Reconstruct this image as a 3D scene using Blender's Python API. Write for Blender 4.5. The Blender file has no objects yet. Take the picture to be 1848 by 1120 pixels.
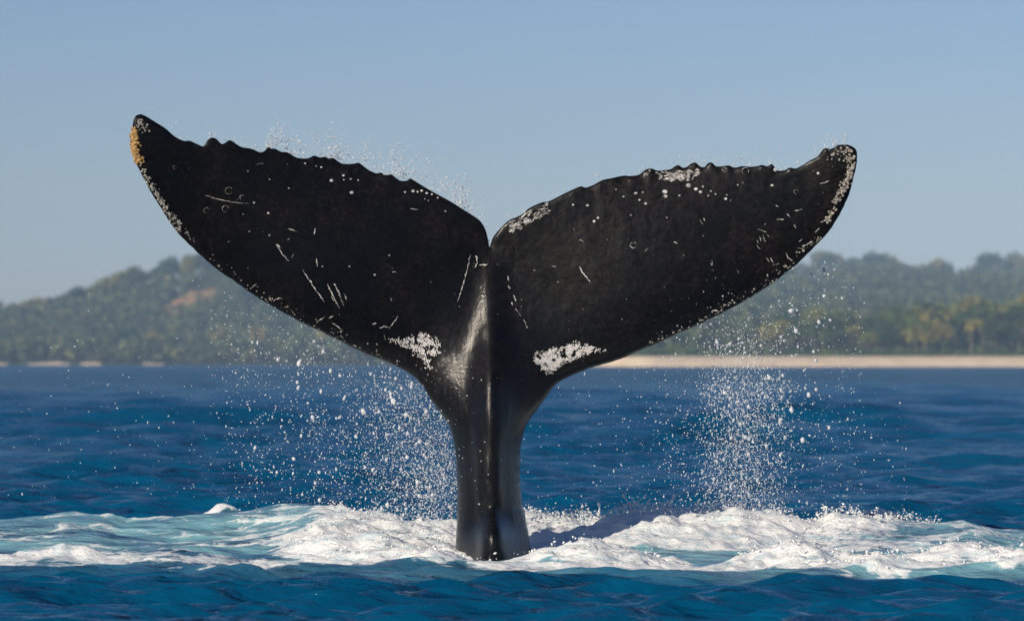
import bpy, bmesh, math, random
import numpy as np
from mathutils import Vector
from mathutils.geometry import delaunay_2d_cdt

random.seed(7)
RNG = np.random.default_rng(11)
R = math.radians
SC = bpy.context.scene
COL = SC.collection

# ------------------------------------------------------------------ camera
CAM_D, CAM_H = 25.0, 1.22          # metres from the tail, metres above the water
PXM = 291.0                        # photograph pixels per metre at the tail
FPX = PXM * CAM_D
CX, HY = 924.0, 652.5              # image centre column, horizon row
cam = bpy.data.cameras.new('camera')
cam.sensor_width = 36.0
cam.lens = FPX / 1848.0 * 36.0
cam.shift_y = (HY - 560.0) / 1848.0
cam.clip_start, cam.clip_end = 0.5, 20000.0
cam.dof.use_dof = True
cam.dof.focus_distance = CAM_D - 0.1
cam.dof.aperture_fstop = 3.8
camo = bpy.data.objects.new('camera', cam)
camo.location = (0, -CAM_D, CAM_H)
camo.rotation_euler = (R(90), 0, 0)
COL.objects.link(camo)
SC.camera = camo

# ------------------------------------------------------------------ sky, sun, exposure
SUN_AZ, SUN_EL = 219.0, 23.0       # compass degrees clockwise from +Y (view direction)
w = bpy.data.worlds.new('World'); SC.world = w; w.use_nodes = True
nt = w.node_tree
sky = nt.nodes.new('ShaderNodeTexSky'); sky.sky_type = 'NISHITA'; sky.sun_disc = False
sky.sun_elevation = R(SUN_EL); sky.sun_rotation = R(SUN_AZ)
sky.air_density = 1.0; sky.dust_density = 0.3; sky.ozone_density = 3.0; sky.altitude = 0
bg = nt.nodes['Background']; bg.inputs['Strength'].default_value = 0.067
tint = nt.nodes.new('ShaderNodeMix'); tint.data_type = 'RGBA'; tint.blend_type = 'MULTIPLY'; tint.inputs[0].default_value = 1
tint.inputs[7].default_value = (0.90, 0.95, 1.20, 1)
nt.links.new(sky.outputs[0], tint.inputs[6]); nt.links.new(tint.outputs[2], bg.inputs['Color'])
sl = bpy.data.lights.new('sun', 'SUN'); sl.energy = 5.0; sl.angle = R(0.5); sl.color = (1.0, 0.88, 0.72)
so = bpy.data.objects.new('sun', sl); COL.objects.link(so)
sd = Vector((math.sin(R(SUN_AZ)) * math.cos(R(SUN_EL)), math.cos(R(SUN_AZ)) * math.cos(R(SUN_EL)), math.sin(R(SUN_EL))))
so.rotation_euler = (-sd).to_track_quat('-Z', 'Y').to_euler()
SC.view_settings.view_transform = 'Standard'; SC.view_settings.look = 'None'
SC.view_settings.exposure = 0.0; SC.view_settings.gamma = 1.0
SC.view_settings.use_curve_mapping = False
SC.render.engine = 'CYCLES'
SC.cycles.use_denoising = True
SC.cycles.max_bounces = 6; SC.cycles.diffuse_bounces = 2; SC.cycles.glossy_bounces = 2
SC.cycles.transmission_bounces = 3; SC.cycles.volume_bounces = 0
SC.cycles.caustics_reflective = False; SC.cycles.caustics_refractive = False

# ------------------------------------------------------------------ helpers
def X_of(px, y=0.0): return (np.asarray(px, float) - CX) / FPX * (CAM_D + y)
def Z_of(py, y=0.0): return CAM_H + (HY - np.asarray(py, float)) / FPX * (CAM_D + y)

def tag(o, label=None, cat=None, group=None, kind=None):
    for k, v in (('label', label), ('category', cat), ('group', group), ('kind', kind)):
        if v: o[k] = v
    return o

def mesh_obj(name, V, F, mat, parent=None, smooth=True):
    """V (n,3), F (m,3) or (m,4) arrays -> one linked mesh object"""
    me = mesh_data(name, V, F, mat, smooth)
    o = bpy.data.objects.new(name, me); COL.objects.link(o)
    if parent: o.parent = parent
    return o

def mesh_data(name, V, F, mat, smooth=True):
    V = np.ascontiguousarray(V, dtype=np.float32); F = np.ascontiguousarray(F, dtype=np.int32)
    me = bpy.data.meshes.new(name)
    m, k = F.shape
    me.vertices.add(len(V)); me.vertices.foreach_set('co', V.ravel())
    me.loops.add(m * k); me.loops.foreach_set('vertex_index', F.ravel())
    me.polygons.add(m); me.polygons.foreach_set('loop_start', np.arange(0, m * k, k, dtype=np.int32))
    me.update(calc_edges=True); me.validate()
    if smooth: me.polygons.foreach_set('use_smooth', np.ones(len(me.polygons), dtype=bool))
    me.materials.append(mat)
    return me

def empty(name, loc=(0, 0, 0), parent=None):
    o = bpy.data.objects.new(name, None); o.location = loc; COL.objects.link(o)
    if parent: o.parent = parent
    return o

_P = RNG.permutation(256).astype(np.int64); _P = np.concatenate([_P, _P])
_G = np.stack([np.cos(np.arange(256) / 256 * 2 * np.pi), np.sin(np.arange(256) / 256 * 2 * np.pi)], 1).astype(np.float32)
def perlin(x, y):
    x = np.asarray(x, np.float64); y = np.asarray(y, np.float64)
    xi = np.floor(x).astype(np.int64); yi = np.floor(y).astype(np.int64)
    xf = x - xi; yf = y - yi
    u = xf * xf * xf * (xf * (xf * 6 - 15) + 10); v = yf * yf * yf * (yf * (yf * 6 - 15) + 10)
    xi &= 255; yi &= 255
    def g(ix, iy, fx, fy):
        h = _P[_P[ix & 255] + (iy & 255)]
        return _G[h, 0] * fx + _G[h, 1] * fy
    a = g(xi, yi, xf, yf); b = g(xi + 1, yi, xf - 1, yf); c = g(xi, yi + 1, xf, yf - 1); d = g(xi + 1, yi + 1, xf - 1, yf - 1)
    return (a + u * (b - a)) + v * ((c + u * (d - c)) - (a + u * (b - a)))
def fbm(x, y, n=4, billow=False):
    s = 0.0; a = 1.0; f = 1.0; t = 0
    for i in range(n):
        p = perlin(x * f + 17.3 * i, y * f - 9.1 * i)
        s = s + a * (np.abs(p) if billow else p); t += a; a *= 0.5; f *= 2.03
    return s / t
def sstep(a, b, x):
    t = np.clip((np.asarray(x, float) - a) / (b - a), 0, 1); return t * t * (3 - 2 * t)

def mat_new(name):
    m = bpy.data.materials.new(name); m.use_nodes = True
    n = m.node_tree.nodes; return m, m.node_tree, n['Principled BSDF'], n['Material Output']
def N(nt, t, **kw):
    n = nt.nodes.new(t)
    for k, v in kw.items(): setattr(n, k, v)
    return n
def noise(nt, scale, detail=4, rough=0.55, vec=None, dim='3D'):
    n = N(nt, 'ShaderNodeTexNoise'); n.inputs['Scale'].default_value = scale
    n.inputs['Detail'].default_value = detail; n.inputs['Roughness'].default_value = rough
    if vec is not None: nt.links.new(vec, n.inputs['Vector'])
    return n
def ramp(nt, fac, stops):
    r = N(nt, 'ShaderNodeValToRGB'); nt.links.new(fac, r.inputs[0])
    e = r.color_ramp.elements
    while len(e) < len(stops): e.new(0.5)
    for el, (p, c) in zip(e, stops):
        el.position = p; el.color = (c[0], c[1], c[2], 1) if hasattr(c, '__len__') else (c, c, c, 1)
    return r
def math_n(nt, op, a, b=None, clamp=False):
    n = N(nt, 'ShaderNodeMath'); n.operation = op; n.use_clamp = clamp
    for i, v in enumerate((a, b)):
        if v is None: continue
        if isinstance(v, (int, float)): n.inputs[i].default_value = v
        else: nt.links.new(v, n.inputs[i])
    return n.outputs[0]
def mixc(nt, fac, a, b):
    n = N(nt, 'ShaderNodeMix'); n.data_type = 'RGBA'
    if isinstance(fac, (int, float)): n.inputs[0].default_value = fac
    else: nt.links.new(fac, n.inputs[0])
    for s, v in ((6, a), (7, b)):
        if hasattr(v, '__len__'): n.inputs[s].default_value = (v[0], v[1], v[2], 1)
        else: nt.links.new(v, n.inputs[s])
    return n.outputs[2]

# ------------------------------------------------------------------ materials
def make_water():
    m, t, b, out = mat_new('sea_water')
    geo = N(t, 'ShaderNodeNewGeometry')
    af = N(t, 'ShaderNodeAttribute', attribute_name='foam'); aa = N(t, 'ShaderNodeAttribute', attribute_name='air')
    mp = N(t, 'ShaderNodeMapping'); mp.inputs['Scale'].default_value = (0.55, 1.0, 1.0)
    t.links.new(geo.outputs['Position'], mp.inputs['Vector'])
    pos = mp.outputs[0]
    n1 = noise(t, 14, 6, 0.62, pos); n2 = noise(t, 55, 4, 0.6, pos); n3 = noise(t, 3.5, 5, 0.55, pos)
    # foam breakup
    wv_ = N(t, 'ShaderNodeMix'); wv_.data_type = 'VECTOR'; wv_.inputs[0].default_value = 0.12
    t.links.new(pos, wv_.inputs[4]); t.links.new(n1.outputs['Color'], wv_.inputs[5])
    vor = N(t, 'ShaderNodeTexVoronoi', feature='DISTANCE_TO_EDGE'); vor.inputs['Scale'].default_value = 9.0
    t.links.new(wv_.outputs[1], vor.inputs['Vector'])
    lace = N(t, 'ShaderNodeMapRange'); lace.inputs['From Min'].default_value = 0.0; lace.inputs['From Max'].default_value = 0.16
    lace.inputs['To Min'].default_value = 1.0; lace.inputs['To Max'].default_value = 0.25; t.links.new(vor.outputs['Distance'], lace.inputs[0])
    brk = math_n(t, 'ADD', math_n(t, 'MULTIPLY', n1.outputs[0], 0.55), math_n(t, 'MULTIPLY', n2.outputs[0], 0.25))
    brk = math_n(t, 'ADD', brk, math_n(t, 'MULTIPLY', lace.outputs[0], 0.26))
    ff = math_n(t, 'ADD', math_n(t, 'MULTIPLY', af.outputs['Fac'], 1.35), math_n(t, 'SUBTRACT', brk, 1.05))
    fr = N(t, 'ShaderNodeMapRange'); fr.interpolation_type = 'SMOOTHSTEP'
    fr.inputs['From Min'].default_value = 0.06; fr.inputs['From Max'].default_value = 0.34
    t.links.new(ff, fr.inputs[0]); foam = fr.outputs[0]
    deep = mixc(t, n3.outputs[0], (0.0, 0.050, 0.116), (0.0, 0.084, 0.190))
    aer = math_n(t, 'MULTIPLY', aa.outputs['Fac'], math_n(t, 'ADD', math_n(t, 'MULTIPLY', n1.outputs[0], 0.9), 0.45), True)
    body = mixc(t, aer, deep, (0.20, 0.40, 0.45))
    n5 = noise(t, 8.5, 8, 0.68, pos); n6 = noise(t, 120, 3, 0.6, pos)
    thin = ramp(t, n5.outputs[0], [(0.34, (0.50, 0.64, 0.68)), (0.46, (0.76, 0.80, 0.80)), (0.56, (0.88, 0.88, 0.86))])
    colr = mixc(t, foam, body, thin.outputs[0])
    # ripples below the mesh resolution + froth
    mp2 = N(t, 'ShaderNodeMapping'); mp2.inputs['Scale'].default_value = (0.40, 1.0, 1.0)
    t.links.new(geo.outputs['Position'], mp2.inputs['Vector'])
    r1 = noise(t, 7.0, 4, 0.6, mp2.outputs[0])
    r2 = noise(t, 0.5, 4, 0.55, mp2.outputs[0])
    r0 = noise(t, 0.11, 4, 0.6, mp2.outputs[0])
    bpf = N(t, 'ShaderNodeBump'); bpf.inputs['Strength'].default_value = 1.0; bpf.inputs['Distance'].default_value = 5.0
    t.links.new(r0.outputs[0], bpf.inputs['Height'])
    bp0 = N(t, 'ShaderNodeBump'); bp0.inputs['Strength'].default_value = 0.9; bp0.inputs['Distance'].default_value = 0.24
    t.links.new(r2.outputs[0], bp0.inputs['Height']); t.links.new(bpf.outputs[0], bp0.inputs['Normal'])
    r3 = noise(t, 1.7, 3, 0.5, mp2.outputs[0])
    bp1 = N(t, 'ShaderNodeBump'); bp1.inputs['Strength'].default_value = 0.8; bp1.inputs['Distance'].default_value = 0.30
    t.links.new(r3.outputs[0], bp1.inputs['Height']); t.links.new(bp0.outputs[0], bp1.inputs['Normal'])
    bp = N(t, 'ShaderNodeBump'); bp.inputs['Strength'].default_value = 0.8; bp.inputs['Distance'].default_value = 0.075
    t.links.new(r1.outputs[0], bp.inputs['Height']); t.links.new(bp1.outputs[0], bp.inputs['Normal'])
    fb = N(t, 'ShaderNodeBump'); fb.inputs['Distance'].default_value = 0.018
    t.links.new(math_n(t, 'MULTIPLY', foam, 0.95), fb.inputs['Strength']); t.links.new(math_n(t, 'ADD', math_n(t, 'ADD', brk, math_n(t, 'MULTIPLY', n5.outputs[0], 1.2)), math_n(t, 'MULTIPLY', n6.outputs[0], 0.25)), fb.inputs['Height'])
    t.links.new(bp.outputs[0], fb.inputs['Normal'])
    nrm = fb.outputs[0]
    bare = math_n(t, 'SUBTRACT', 1.0, foam)
    sy = N(t, 'ShaderNodeSeparateXYZ'); t.links.new(geo.outputs['Position'], sy.inputs[0])
    fy = N(t, 'ShaderNodeMapRange'); fy.inputs['From Min'].default_value = 45; fy.inputs['From Max'].default_value = 220   # beyond the mesh's own waves
    t.links.new(sy.outputs[1], fy.inputs[0]); t.links.new(fy.outputs[0], bpf.inputs['Strength'])
    for q in (bp0, bp1, bp):
        t.links.new(math_n(t, 'MULTIPLY', bare, q.inputs['Strength'].default_value), q.inputs['Strength'])
    # body colour under a reflecting surface; unresolved wavelets keep the grazing reflectance well below one
    df = N(t, 'ShaderNodeBsdfDiffuse'); t.links.new(colr, df.inputs['Color']); t.links.new(nrm, df.inputs['Normal'])
    gl = N(t, 'ShaderNodeBsdfGlossy'); gl.inputs['Color'].default_value = (0.80, 0.92, 1.0, 1); t.links.new(nrm, gl.inputs['Normal'])
    rg = N(t, 'ShaderNodeMapRange'); t.links.new(foam, rg.inputs[0])
    rg.inputs['To Min'].default_value = 0.10; rg.inputs['To Max'].default_value = 0.5
    t.links.new(rg.outputs[0], gl.inputs['Roughness'])
    fz = N(t, 'ShaderNodeFresnel'); fz.inputs['IOR'].default_value = 1.33; t.links.new(nrm, fz.inputs['Normal'])
    k = math_n(t, 'MINIMUM', math_n(t, 'MULTIPLY', fz.outputs[0], 0.95), 0.62)
    k = math_n(t, 'MULTIPLY', k, math_n(t, 'SUBTRACT', 1.0, math_n(t, 'MULTIPLY', foam, 0.75)))
    mx = N(t, 'ShaderNodeMixShader'); t.links.new(k, mx.inputs[0])
    t.links.new(df.outputs[0], mx.inputs[1]); t.links.new(gl.outputs[0], mx.inputs[2]); t.links.new(mx.outputs[0], out.inputs[0])
    t.nodes.remove(b)
    return m
M_WATER = make_water()

def make_foam():
    m, t, b, out = mat_new('foam_clumps')
    geo = N(t, 'ShaderNodeNewGeometry')
    n = noise(t, 90, 3, 0.6, geo.outputs['Position'])
    c = ramp(t, n.outputs[0], [(0.3, (0.76, 0.78, 0.78)), (0.6, (0.90, 0.90, 0.88))])
    t.links.new(c.outputs[0], b.inputs['Base Color'])
    b.inputs['Roughness'].default_value = 0.45
    b.inputs['Subsurface Weight'].default_value = 0.0
    return m
M_FOAM = make_foam()
def make_drop():
    m, t, b, out = mat_new('water_drops')
    b.inputs['Base Color'].default_value = (0.92, 0.93, 0.94, 1)  # clear water coloured white: sunlit sparkle put into the base colour
    b.inputs['Roughness'].default_value = 0.12; b.inputs['IOR'].default_value = 1.33
    tr = N(t, 'ShaderNodeBsdfTranslucent'); tr.inputs[0].default_value = (0.85, 0.88, 0.92, 1)
    mx = N(t, 'ShaderNodeMixShader'); mx.inputs[0].default_value = 0.5
    t.links.new(b.outputs[0], mx.inputs[1]); t.links.new(tr.outputs[0], mx.inputs[2]); t.links.new(mx.outputs[0], out.inputs[0])
    return m
M_DROP = make_drop()

def make_skin():
    m, t, b, out = mat_new('wet_whale_skin')
    co = N(t, 'ShaderNodeTexCoord').outputs['Object']
    n1 = noise(t, 3.0, 6, 0.6, co); n2 = noise(t, 40, 4, 0.65, co); n3 = noise(t, 160, 3, 0.6, co)
    base = ramp(t, n1.outputs[0], [(0.32, (0.0018, 0.0026, 0.0040)), (0.52, (0.0042, 0.0036, 0.0040)), (0.70, (0.0085, 0.0066, 0.0062))])
    mott = ramp(t, n2.outputs[0], [(0.34, (0.35, 0.35, 0.36)), (0.52, (0.9, 0.9, 0.9)), (0.72, (2.6, 2.5, 2.4))])
    mu = N(t, 'ShaderNodeMix'); mu.data_type = 'RGBA'; mu.blend_type = 'MULTIPLY'; mu.inputs[0].default_value = 1
    t.links.new(base.outputs[0], mu.inputs[6]); t.links.new(mott.outputs[0], mu.inputs[7])
    # tiny pale specks
    vo = N(t, 'ShaderNodeTexVoronoi'); vo.inputs['Scale'].default_value = 34; t.links.new(co, vo.inputs['Vector'])
    sep = N(t, 'ShaderNodeSeparateColor'); t.links.new(vo.outputs['Color'], sep.inputs[0])
    few = math_n(t, 'GREATER_THAN', sep.outputs[0], 0.86)
    rad = math_n(t, 'MULTIPLY', sep.outputs[1], 0.17)
    spot = math_n(t, 'MULTIPLY', math_n(t, 'LESS_THAN', vo.outputs['Distance'], rad), few)
    pat = ramp(t, noise(t, 1.3, 3, 0.5, co).outputs[0], [(0.45, 0.0), (0.62, 1.0)])
    spot = math_n(t, 'MULTIPLY', spot, math_n(t, 'MULTIPLY', pat.outputs[0], 0.6))
    c = mixc(t, spot, mu.outputs[2], (0.35, 0.33, 0.31))
    t.links.new(c, b.inputs['Base Color'])
    rr = ramp(t, n2.outputs[0], [(0.3, 0.30), (0.7, 0.48)])
    t.links.new(rr.outputs[0], b.inputs['Roughness'])
    b.inputs['IOR'].default_value = 1.4
    b.inputs['Specular IOR Level'].default_value = 0.14
    # wet film: water still runs down the stock, the flukes have nearly drained
    sx = N(t, 'ShaderNodeSeparateXYZ'); t.links.new(co, sx.inputs[0])
    wz = N(t, 'ShaderNodeMapRange'); wz.inputs['From Min'].default_value = 1.75; wz.inputs['From Max'].default_value = 1.0
    t.links.new(sx.outputs[2], wz.inputs[0])
    cw = N(t, 'ShaderNodeMapRange'); cw.inputs['To Min'].default_value = 0.20; cw.inputs['To Max'].default_value = 0.8
    t.links.new(wz.outputs[0], cw.inputs[0]); t.links.new(cw.outputs[0], b.inputs['Coat Weight'])
    b.inputs['Coat Roughness'].default_value = 0.09; b.inputs['Coat IOR'].default_value = 1.33
    mp = N(t, 'ShaderNodeMapping'); mp.inputs['Scale'].default_value = (26, 26, 3.5); t.links.new(co, mp.inputs['Vector'])
    n4 = noise(t, 1.0, 3, 0.55, mp.outputs[0])
    hb = math_n(t, 'ADD', math_n(t, 'MULTIPLY', n2.outputs[0], 0.45), math_n(t, 'MULTIPLY', n3.outputs[0], 0.25))
    hb = math_n(t, 'ADD', hb, math_n(t, 'MULTIPLY', n4.outputs[0], 0.5))
    bpl = N(t, 'ShaderNodeBump'); bpl.inputs['Strength'].default_value = 0.22; bpl.inputs['Distance'].default_value = 0.03
    t.links.new(noise(t, 7.0, 4, 0.6, co).outputs[0], bpl.inputs['Height'])
    bp = N(t, 'ShaderNodeBump'); bp.inputs['Strength'].default_value = 0.32; bp.inputs['Distance'].default_value = 0.012
    bs_ = N(t, 'ShaderNodeMapRange'); bs_.inputs['To Min'].default_value = 0.16; bs_.inputs['To Max'].default_value = 0.40
    t.links.new(wz.outputs[0], bs_.inputs[0]); t.links.new(bs_.outputs[0], bp.inputs['Strength'])
    t.links.new(bpl.outputs[0], bp.inputs['Normal'])
    t.links.new(hb, bp.inputs['Height']); t.links.new(bp.outputs[0], b.inputs['Normal'])
    t.links.new(bp.outputs[0], b.inputs['Coat Normal'])
    return m
M_SKIN = make_skin()
def flat_mat(name, c1, c2, scale=60, rough=0.6, bump=0.0):
    m, t, b, out = mat_new(name)
    co = N(t, 'ShaderNodeTexCoord').outputs['Object']
    n = noise(t, scale, 4, 0.6, co)
    c = ramp(t, n.outputs[0], [(0.35, c1), (0.65, c2)])
    t.links.new(c.outputs[0], b.inputs['Base Color']); b.inputs['Roughness'].default_value = rough
    if bump:
        bp = N(t, 'ShaderNodeBump'); bp.inputs['Distance'].default_value = bump
        t.links.new(n.outputs[0], bp.inputs['Height']); t.links.new(bp.outputs[0], b.inputs['Normal'])
    return m
M_SCAR = flat_mat('pale_scar_tissue', (0.16, 0.15, 0.15), (0.66, 0.64, 0.62), 45)
M_WPATCH = flat_mat('white_skin', (0.50, 0.48, 0.47), (0.74, 0.72, 0.70), 150)
M_BARN = flat_mat('pale_barnacle', (0.10, 0.09, 0.08), (0.50, 0.47, 0.42), 60, 0.5)
M_GOLD = flat_mat('ochre_barnacle', (0.16, 0.07, 0.015), (0.55, 0.36, 0.13), 70, 0.5)

# ------------------------------------------------------------------ sea surface
class Ridge:
    """a hump of water: crest polyline given by (photo column, photo row) at depth y"""
    def __init__(s, y, pts, wf, wb):
        p = np.array(pts, float)
        s.y, s.wf, s.wb = y, wf, wb
        s.x = X_of(p[:, 0], y); s.h = np.maximum(Z_of(p[:, 1], y), 0.0)
    def crest(s, X): return s.y + 0.16 * np.sin(X * 1.3 + s.y * 3) + 0.08 * np.sin(X * 3.7 + s.y)
    def height(s, X, Y):
        h = np.interp(X, s.x, s.h)
        d = Y - s.crest(X)
        return h * np.where(d < 0, np.exp(-(d / s.wf) ** 2), np.exp(-(d / s.wb) ** 2))
RA = Ridge(1.7, [(-900, 985), (-300, 962), (-100, 942), (0, 934), (60, 929), (130, 924), (190, 929), (230, 940), (300, 934), (380, 929), (450, 927), (520, 915), (575, 906), (620, 913), (680, 929), (740, 935), (840, 938), (910, 960), (960, 986)], 1.0, 0.4)
RB = Ridge(1.5, [(880, 985), (930, 940), (960, 934), (1000, 938), (1060, 937), (1100, 927), (1150, 917), (1200, 922), (1260, 918), (1330, 914), (1400, 922), (1445, 938), (1488, 940), (1496, 931), (1545, 927), (1600, 941), (1680, 943), (1740, 937), (1800, 957), (1848, 964), (2000, 975), (2400, 984)], 0.95, 0.32)
RC = Ridge(-0.75, [(620, 1018), (690, 1004), (750, 988), (815, 988), (850, 1012), (900, 1013), (945, 1000), (985, 982), (1030, 974), (1070, 975), (1120, 985), (1180, 1003), (1260, 1018)], 0.5, 0.33)
RD = Ridge(0.25, [(440, 1004), (540, 978), (600, 969), (650, 963), (700, 968), (760, 978), (830, 988), (880, 1004)], 0.5, 0.4)
RE = Ridge(-1.3, [(1240, 1027), (1320, 1008), (1400, 993), (1430, 986), (1480, 992), (1530, 1003), (1600, 1006), (1645, 1007), (1690, 991), (1725, 986), (1780, 994), (1848, 992), (2000, 1002), (2400, 1022)], 0.36, 0.42)
RF = Ridge(-2.0, [(1150, 1038), (1300, 1028), (1450, 1024), (1600, 1021), (1700, 1019), (1848, 1013), (2100, 1022), (2500, 1036)], 0.30, 0.34)
RG = Ridge(-1.0, [(-600, 1020), (-200, 1002), (0, 998), (60, 993), (110, 989), (160, 999), (210, 1006), (270, 1001), (320, 1000), (420, 1012), (520, 1022)], 0.32, 0.42)
RH = Ridge(-1.9, [(220, 1036), (300, 1031), (380, 1022), (500, 1017), (600, 1017), (700, 1020), (800, 1021), (950, 1023), (1150, 1026), (1280, 1036)], 0.5, 0.4)
RI = Ridge(2.9, [(1480, 975), (1530, 928), (1560, 917), (1585, 916), (1620, 926), (1680, 975)], 0.28, 0.2)
RJ = Ridge(2.9, [(310, 975), (355, 930), (385, 920), (405, 920), (440, 929), (500, 975)], 0.28, 0.2)
RIDGES = (RA, RB, RC, RD, RE, RF, RG, RH, RI, RJ)

WAVES = []
_r = np.random.default_rng(5)
for lam in np.geomspace(0.16, 16.0, 84):
    ang = R(-90) + _r.normal(0, 0.42) + 0.18
    WAVES.append((lam, ang, _r.uniform(0, 6.283)))

def chop(X, Y, dx, dy):
    """sum of sharp-crested wind waves; wavelengths the grid cannot carry are left out"""
    X, Y, dx, dy = (np.asarray(q, np.float32) for q in (X, Y, dx, dy))
    H = np.zeros_like(X); DX = np.zeros_like(X); DY = np.zeros_like(X)
    far = np.clip((Y - 2) / 40, 0, 1)
    gust = (0.85 + 0.9 * fbm(X * 0.22, Y * 0.10, 2)).astype(np.float32)
    for lam, ang, ph in WAVES:
        k = 2 * np.pi / lam
        a = 0.0118 * lam ** 0.70 if lam < 1.3 else 0.0118 * 1.3 ** 0.70 * (1.3 / lam) ** 0.05
        a = a * np.where(lam > 1.3, 0.22 + 1.7 * far, 1.0).astype(np.float32)
        kx, ky = math.cos(ang), math.sin(ang)
        keep = sstep(2.2, 4.0, lam / (abs(kx) * dx + abs(ky) * dy)).astype(np.float32)
        th = (k * (kx * X.astype(np.float64) + ky * Y) + ph).astype(np.float32)
        aa = a * keep * gust
        H += aa * np.cos(th); DX -= 0.85 * aa * kx * np.sin(th); DY -= 0.85 * aa * ky * np.sin(th)
    return H, DX, DY

def band(X, Y, rg, f, b, soft=0.25):
    d = Y - rg.crest(X)
    return sstep(-f - soft, -f + soft * 0.3, d) * (1 - sstep(b, b + soft, d))
def strength(px, stops):
    p = np.array(stops, float); return np.interp(px, p[:, 0], p[:, 1])

def surface(X, Y, dx, dy):
    """height, sideways shift, foam and air of the sea at ground points X, Y"""
    H, DX, DY = chop(X, Y, dx, dy)
    calm = 1 - 0.62 * np.exp(-((Y - 0.2) / 2.2) ** 4)
    hump = np.zeros_like(X)
    for r in RIDGES: hump = np.maximum(hump, r.height(X, Y)) * 0.8 + 0.2 * (hump + r.height(X, Y))
    near = (np.abs(X) < 9) & (Y > -8) & (Y < 6)
    foam = np.zeros_like(X); air = np.zeros_like(X); froth = np.zeros_like(X)
    x, y = X[near], Y[near]
    px = CX + x * FPX / (CAM_D + y)
    wob = fbm(x * 1.7, y * 2.3, 4); wob2 = fbm(x * 4.2 + 30, y * 6.5, 4)
    fo = np.zeros_like(x); ai = np.zeros_like(x)
    def add(r, f, b, st, airst=None, soft=0.25):
        nonlocal fo, ai
        bd = band(x + 0.25 * wob2, y + 0.55 * wob + 0.22 * wob2, r, f, b, soft)
        fo = np.maximum(fo, bd * strength(px, st))
        ai = np.maximum(ai, band(x, y + 0.5 * wob + 0.3 * wob2, r, f + 0.25, b + 0.15, 0.75) * strength(px, airst or st))
    add(RA, 1.5, 0.16, [(-900, .1), (-300, .30), (0, .34), (140, .38), (300, .42), (480, .44), (560, .48), (600, .72), (700, .85), (840, .9), (900, .9), (950, 0)], [(-900, .2), (-300, .6), (0, .85), (900, .95), (950, 0)])
    add(RB, 0.62, 0.22, [(850, 0), (900, 1), (1000, 1.0), (1380, 1.0), (1500, .95), (1560, .80), (1640, .5), (1750, .3), (1850, 0)])
    add(RB, 1.35, 0.22, [(850, 0), (900, .74), (1000, .74), (1380, .74), (1500, .66), (1600, .56), (1700, .48), (1848, .46), (2100, .3), (2500, 0)], [(850, 0), (900, 1), (1600, 1), (1848, .95), (2300, .4), (2500, 0)])
    add(RD, 0.75, 0.5, [(420, 0), (500, .55), (560, .95), (700, 1.0), (880, 1.0), (930, .8), (1000, 0)])
    add(RC, 0.55, 0.12, [(560, 0), (660, .6), (720, .95), (1180, .95), (1260, .5), (1330, .2)], [(560, .3), (700, .9), (1300, .8), (1400, .3)])
    add(RE, 0.34, 0.10, [(1230, 0), (1330, .75), (1400, .95), (1848, 1.0), (2200, .7), (2500, 0)], [(1200, .2), (1330, .8), (2200, .8), (2500, 0)])
    add(RF, 0.22, 0.18, [(1080, 0), (1250, .62), (1500, .72), (1700, .80), (1800, .7), (2100, .5), (2500, 0)])
    add(RG, 0.30, 0.25, [(-700, 0), (-200, .45), (0, .66), (150, .62), (250, .50), (420, .48), (560, .45)], [(-700, 0), (0, .3), (420, .3), (560, .4)])
    add(RH, 0.10, 0.22, [(230, .0), (330, .50), (420, .58), (700, .62), (900, .62), (1150, .6), (1280, .3), (1400, 0)], [(230, 0), (400, .25), (1200, .3), (1400, 0)])
    add(RI, 0.12, 0.10, [(1515, 0), (1545, .64), (1600, .64), (1625, 0)], [(1500, 0), (1545, .5), (1600, .5), (1640, 0)], 0.12)
    add(RJ, 0.10, 0.10, [(345, 0), (370, .56), (425, .56), (450, 0)], [(345, 0), (370, .4), (425, .4), (450, 0)], 0.12)
    # sheltered, bluish hollow behind the small breakers on the right
    hol = band(x, y + 0.2 * wob, RC, -0.16, 1.05, 0.2) * strength(px, [(960, 0), (1010, .85), (1400, .85), (1500, .0)])
    hol = np.maximum(hol, band(x, y + 0.2 * wob, RE, -0.16, 1.35, 0.2) * strength(px, [(1250, 0), (1330, .8), (1560, .8), (1650, .75), (1900, .55), (2100, 0)]))
    fo = fo * (1 - 0.66 * hol)
    # little whitecap tops behind the bank
    for cxp, yy, wx, wy, st in ((1692, 2.3, .06, .06, .7), (250, -2.3, .2, .05, .3)):
        xx = X_of(cxp, yy)
        fo = np.maximum(fo, st * np.exp(-((x - xx) / wx) ** 2 - ((y - yy) / wy) ** 2))
    streak = fbm(x * 1.1 + 5, y * 5.0, 4)
    fo = np.clip(fo + np.where(fo > 0.02, (0.50 * streak + 0.45 * wob2) * (1.15 - 0.75 * fo), 0), 0, 1)
    foam[near] = fo; air[near] = np.clip(ai + (0.35 * wob + 0.4 * streak) * (ai > 0.02) * np.clip(ai * 3, 0, 1), 0, 1)
    # froth relief
    bl = fbm(x * 3.1, y * 3.6, 5, billow=True); bl2 = fbm(x * 11, y * 11, 3, billow=True)
    froth[near] = sstep(0.35, 0.95, fo) * (0.17 * (bl - 0.14) + 0.075 * (bl2 - 0.15)) * (1 - 0.75 * np.exp(-((x + 0.12) / 0.4) ** 2 - ((y + 0.5) / 0.6) ** 2)) * np.clip(np.minimum((x + 9), (9 - x)), 0, 1)
    Z = H * calm + hump + froth
    return Z, DX * calm, DY * calm, foam, air

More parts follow.
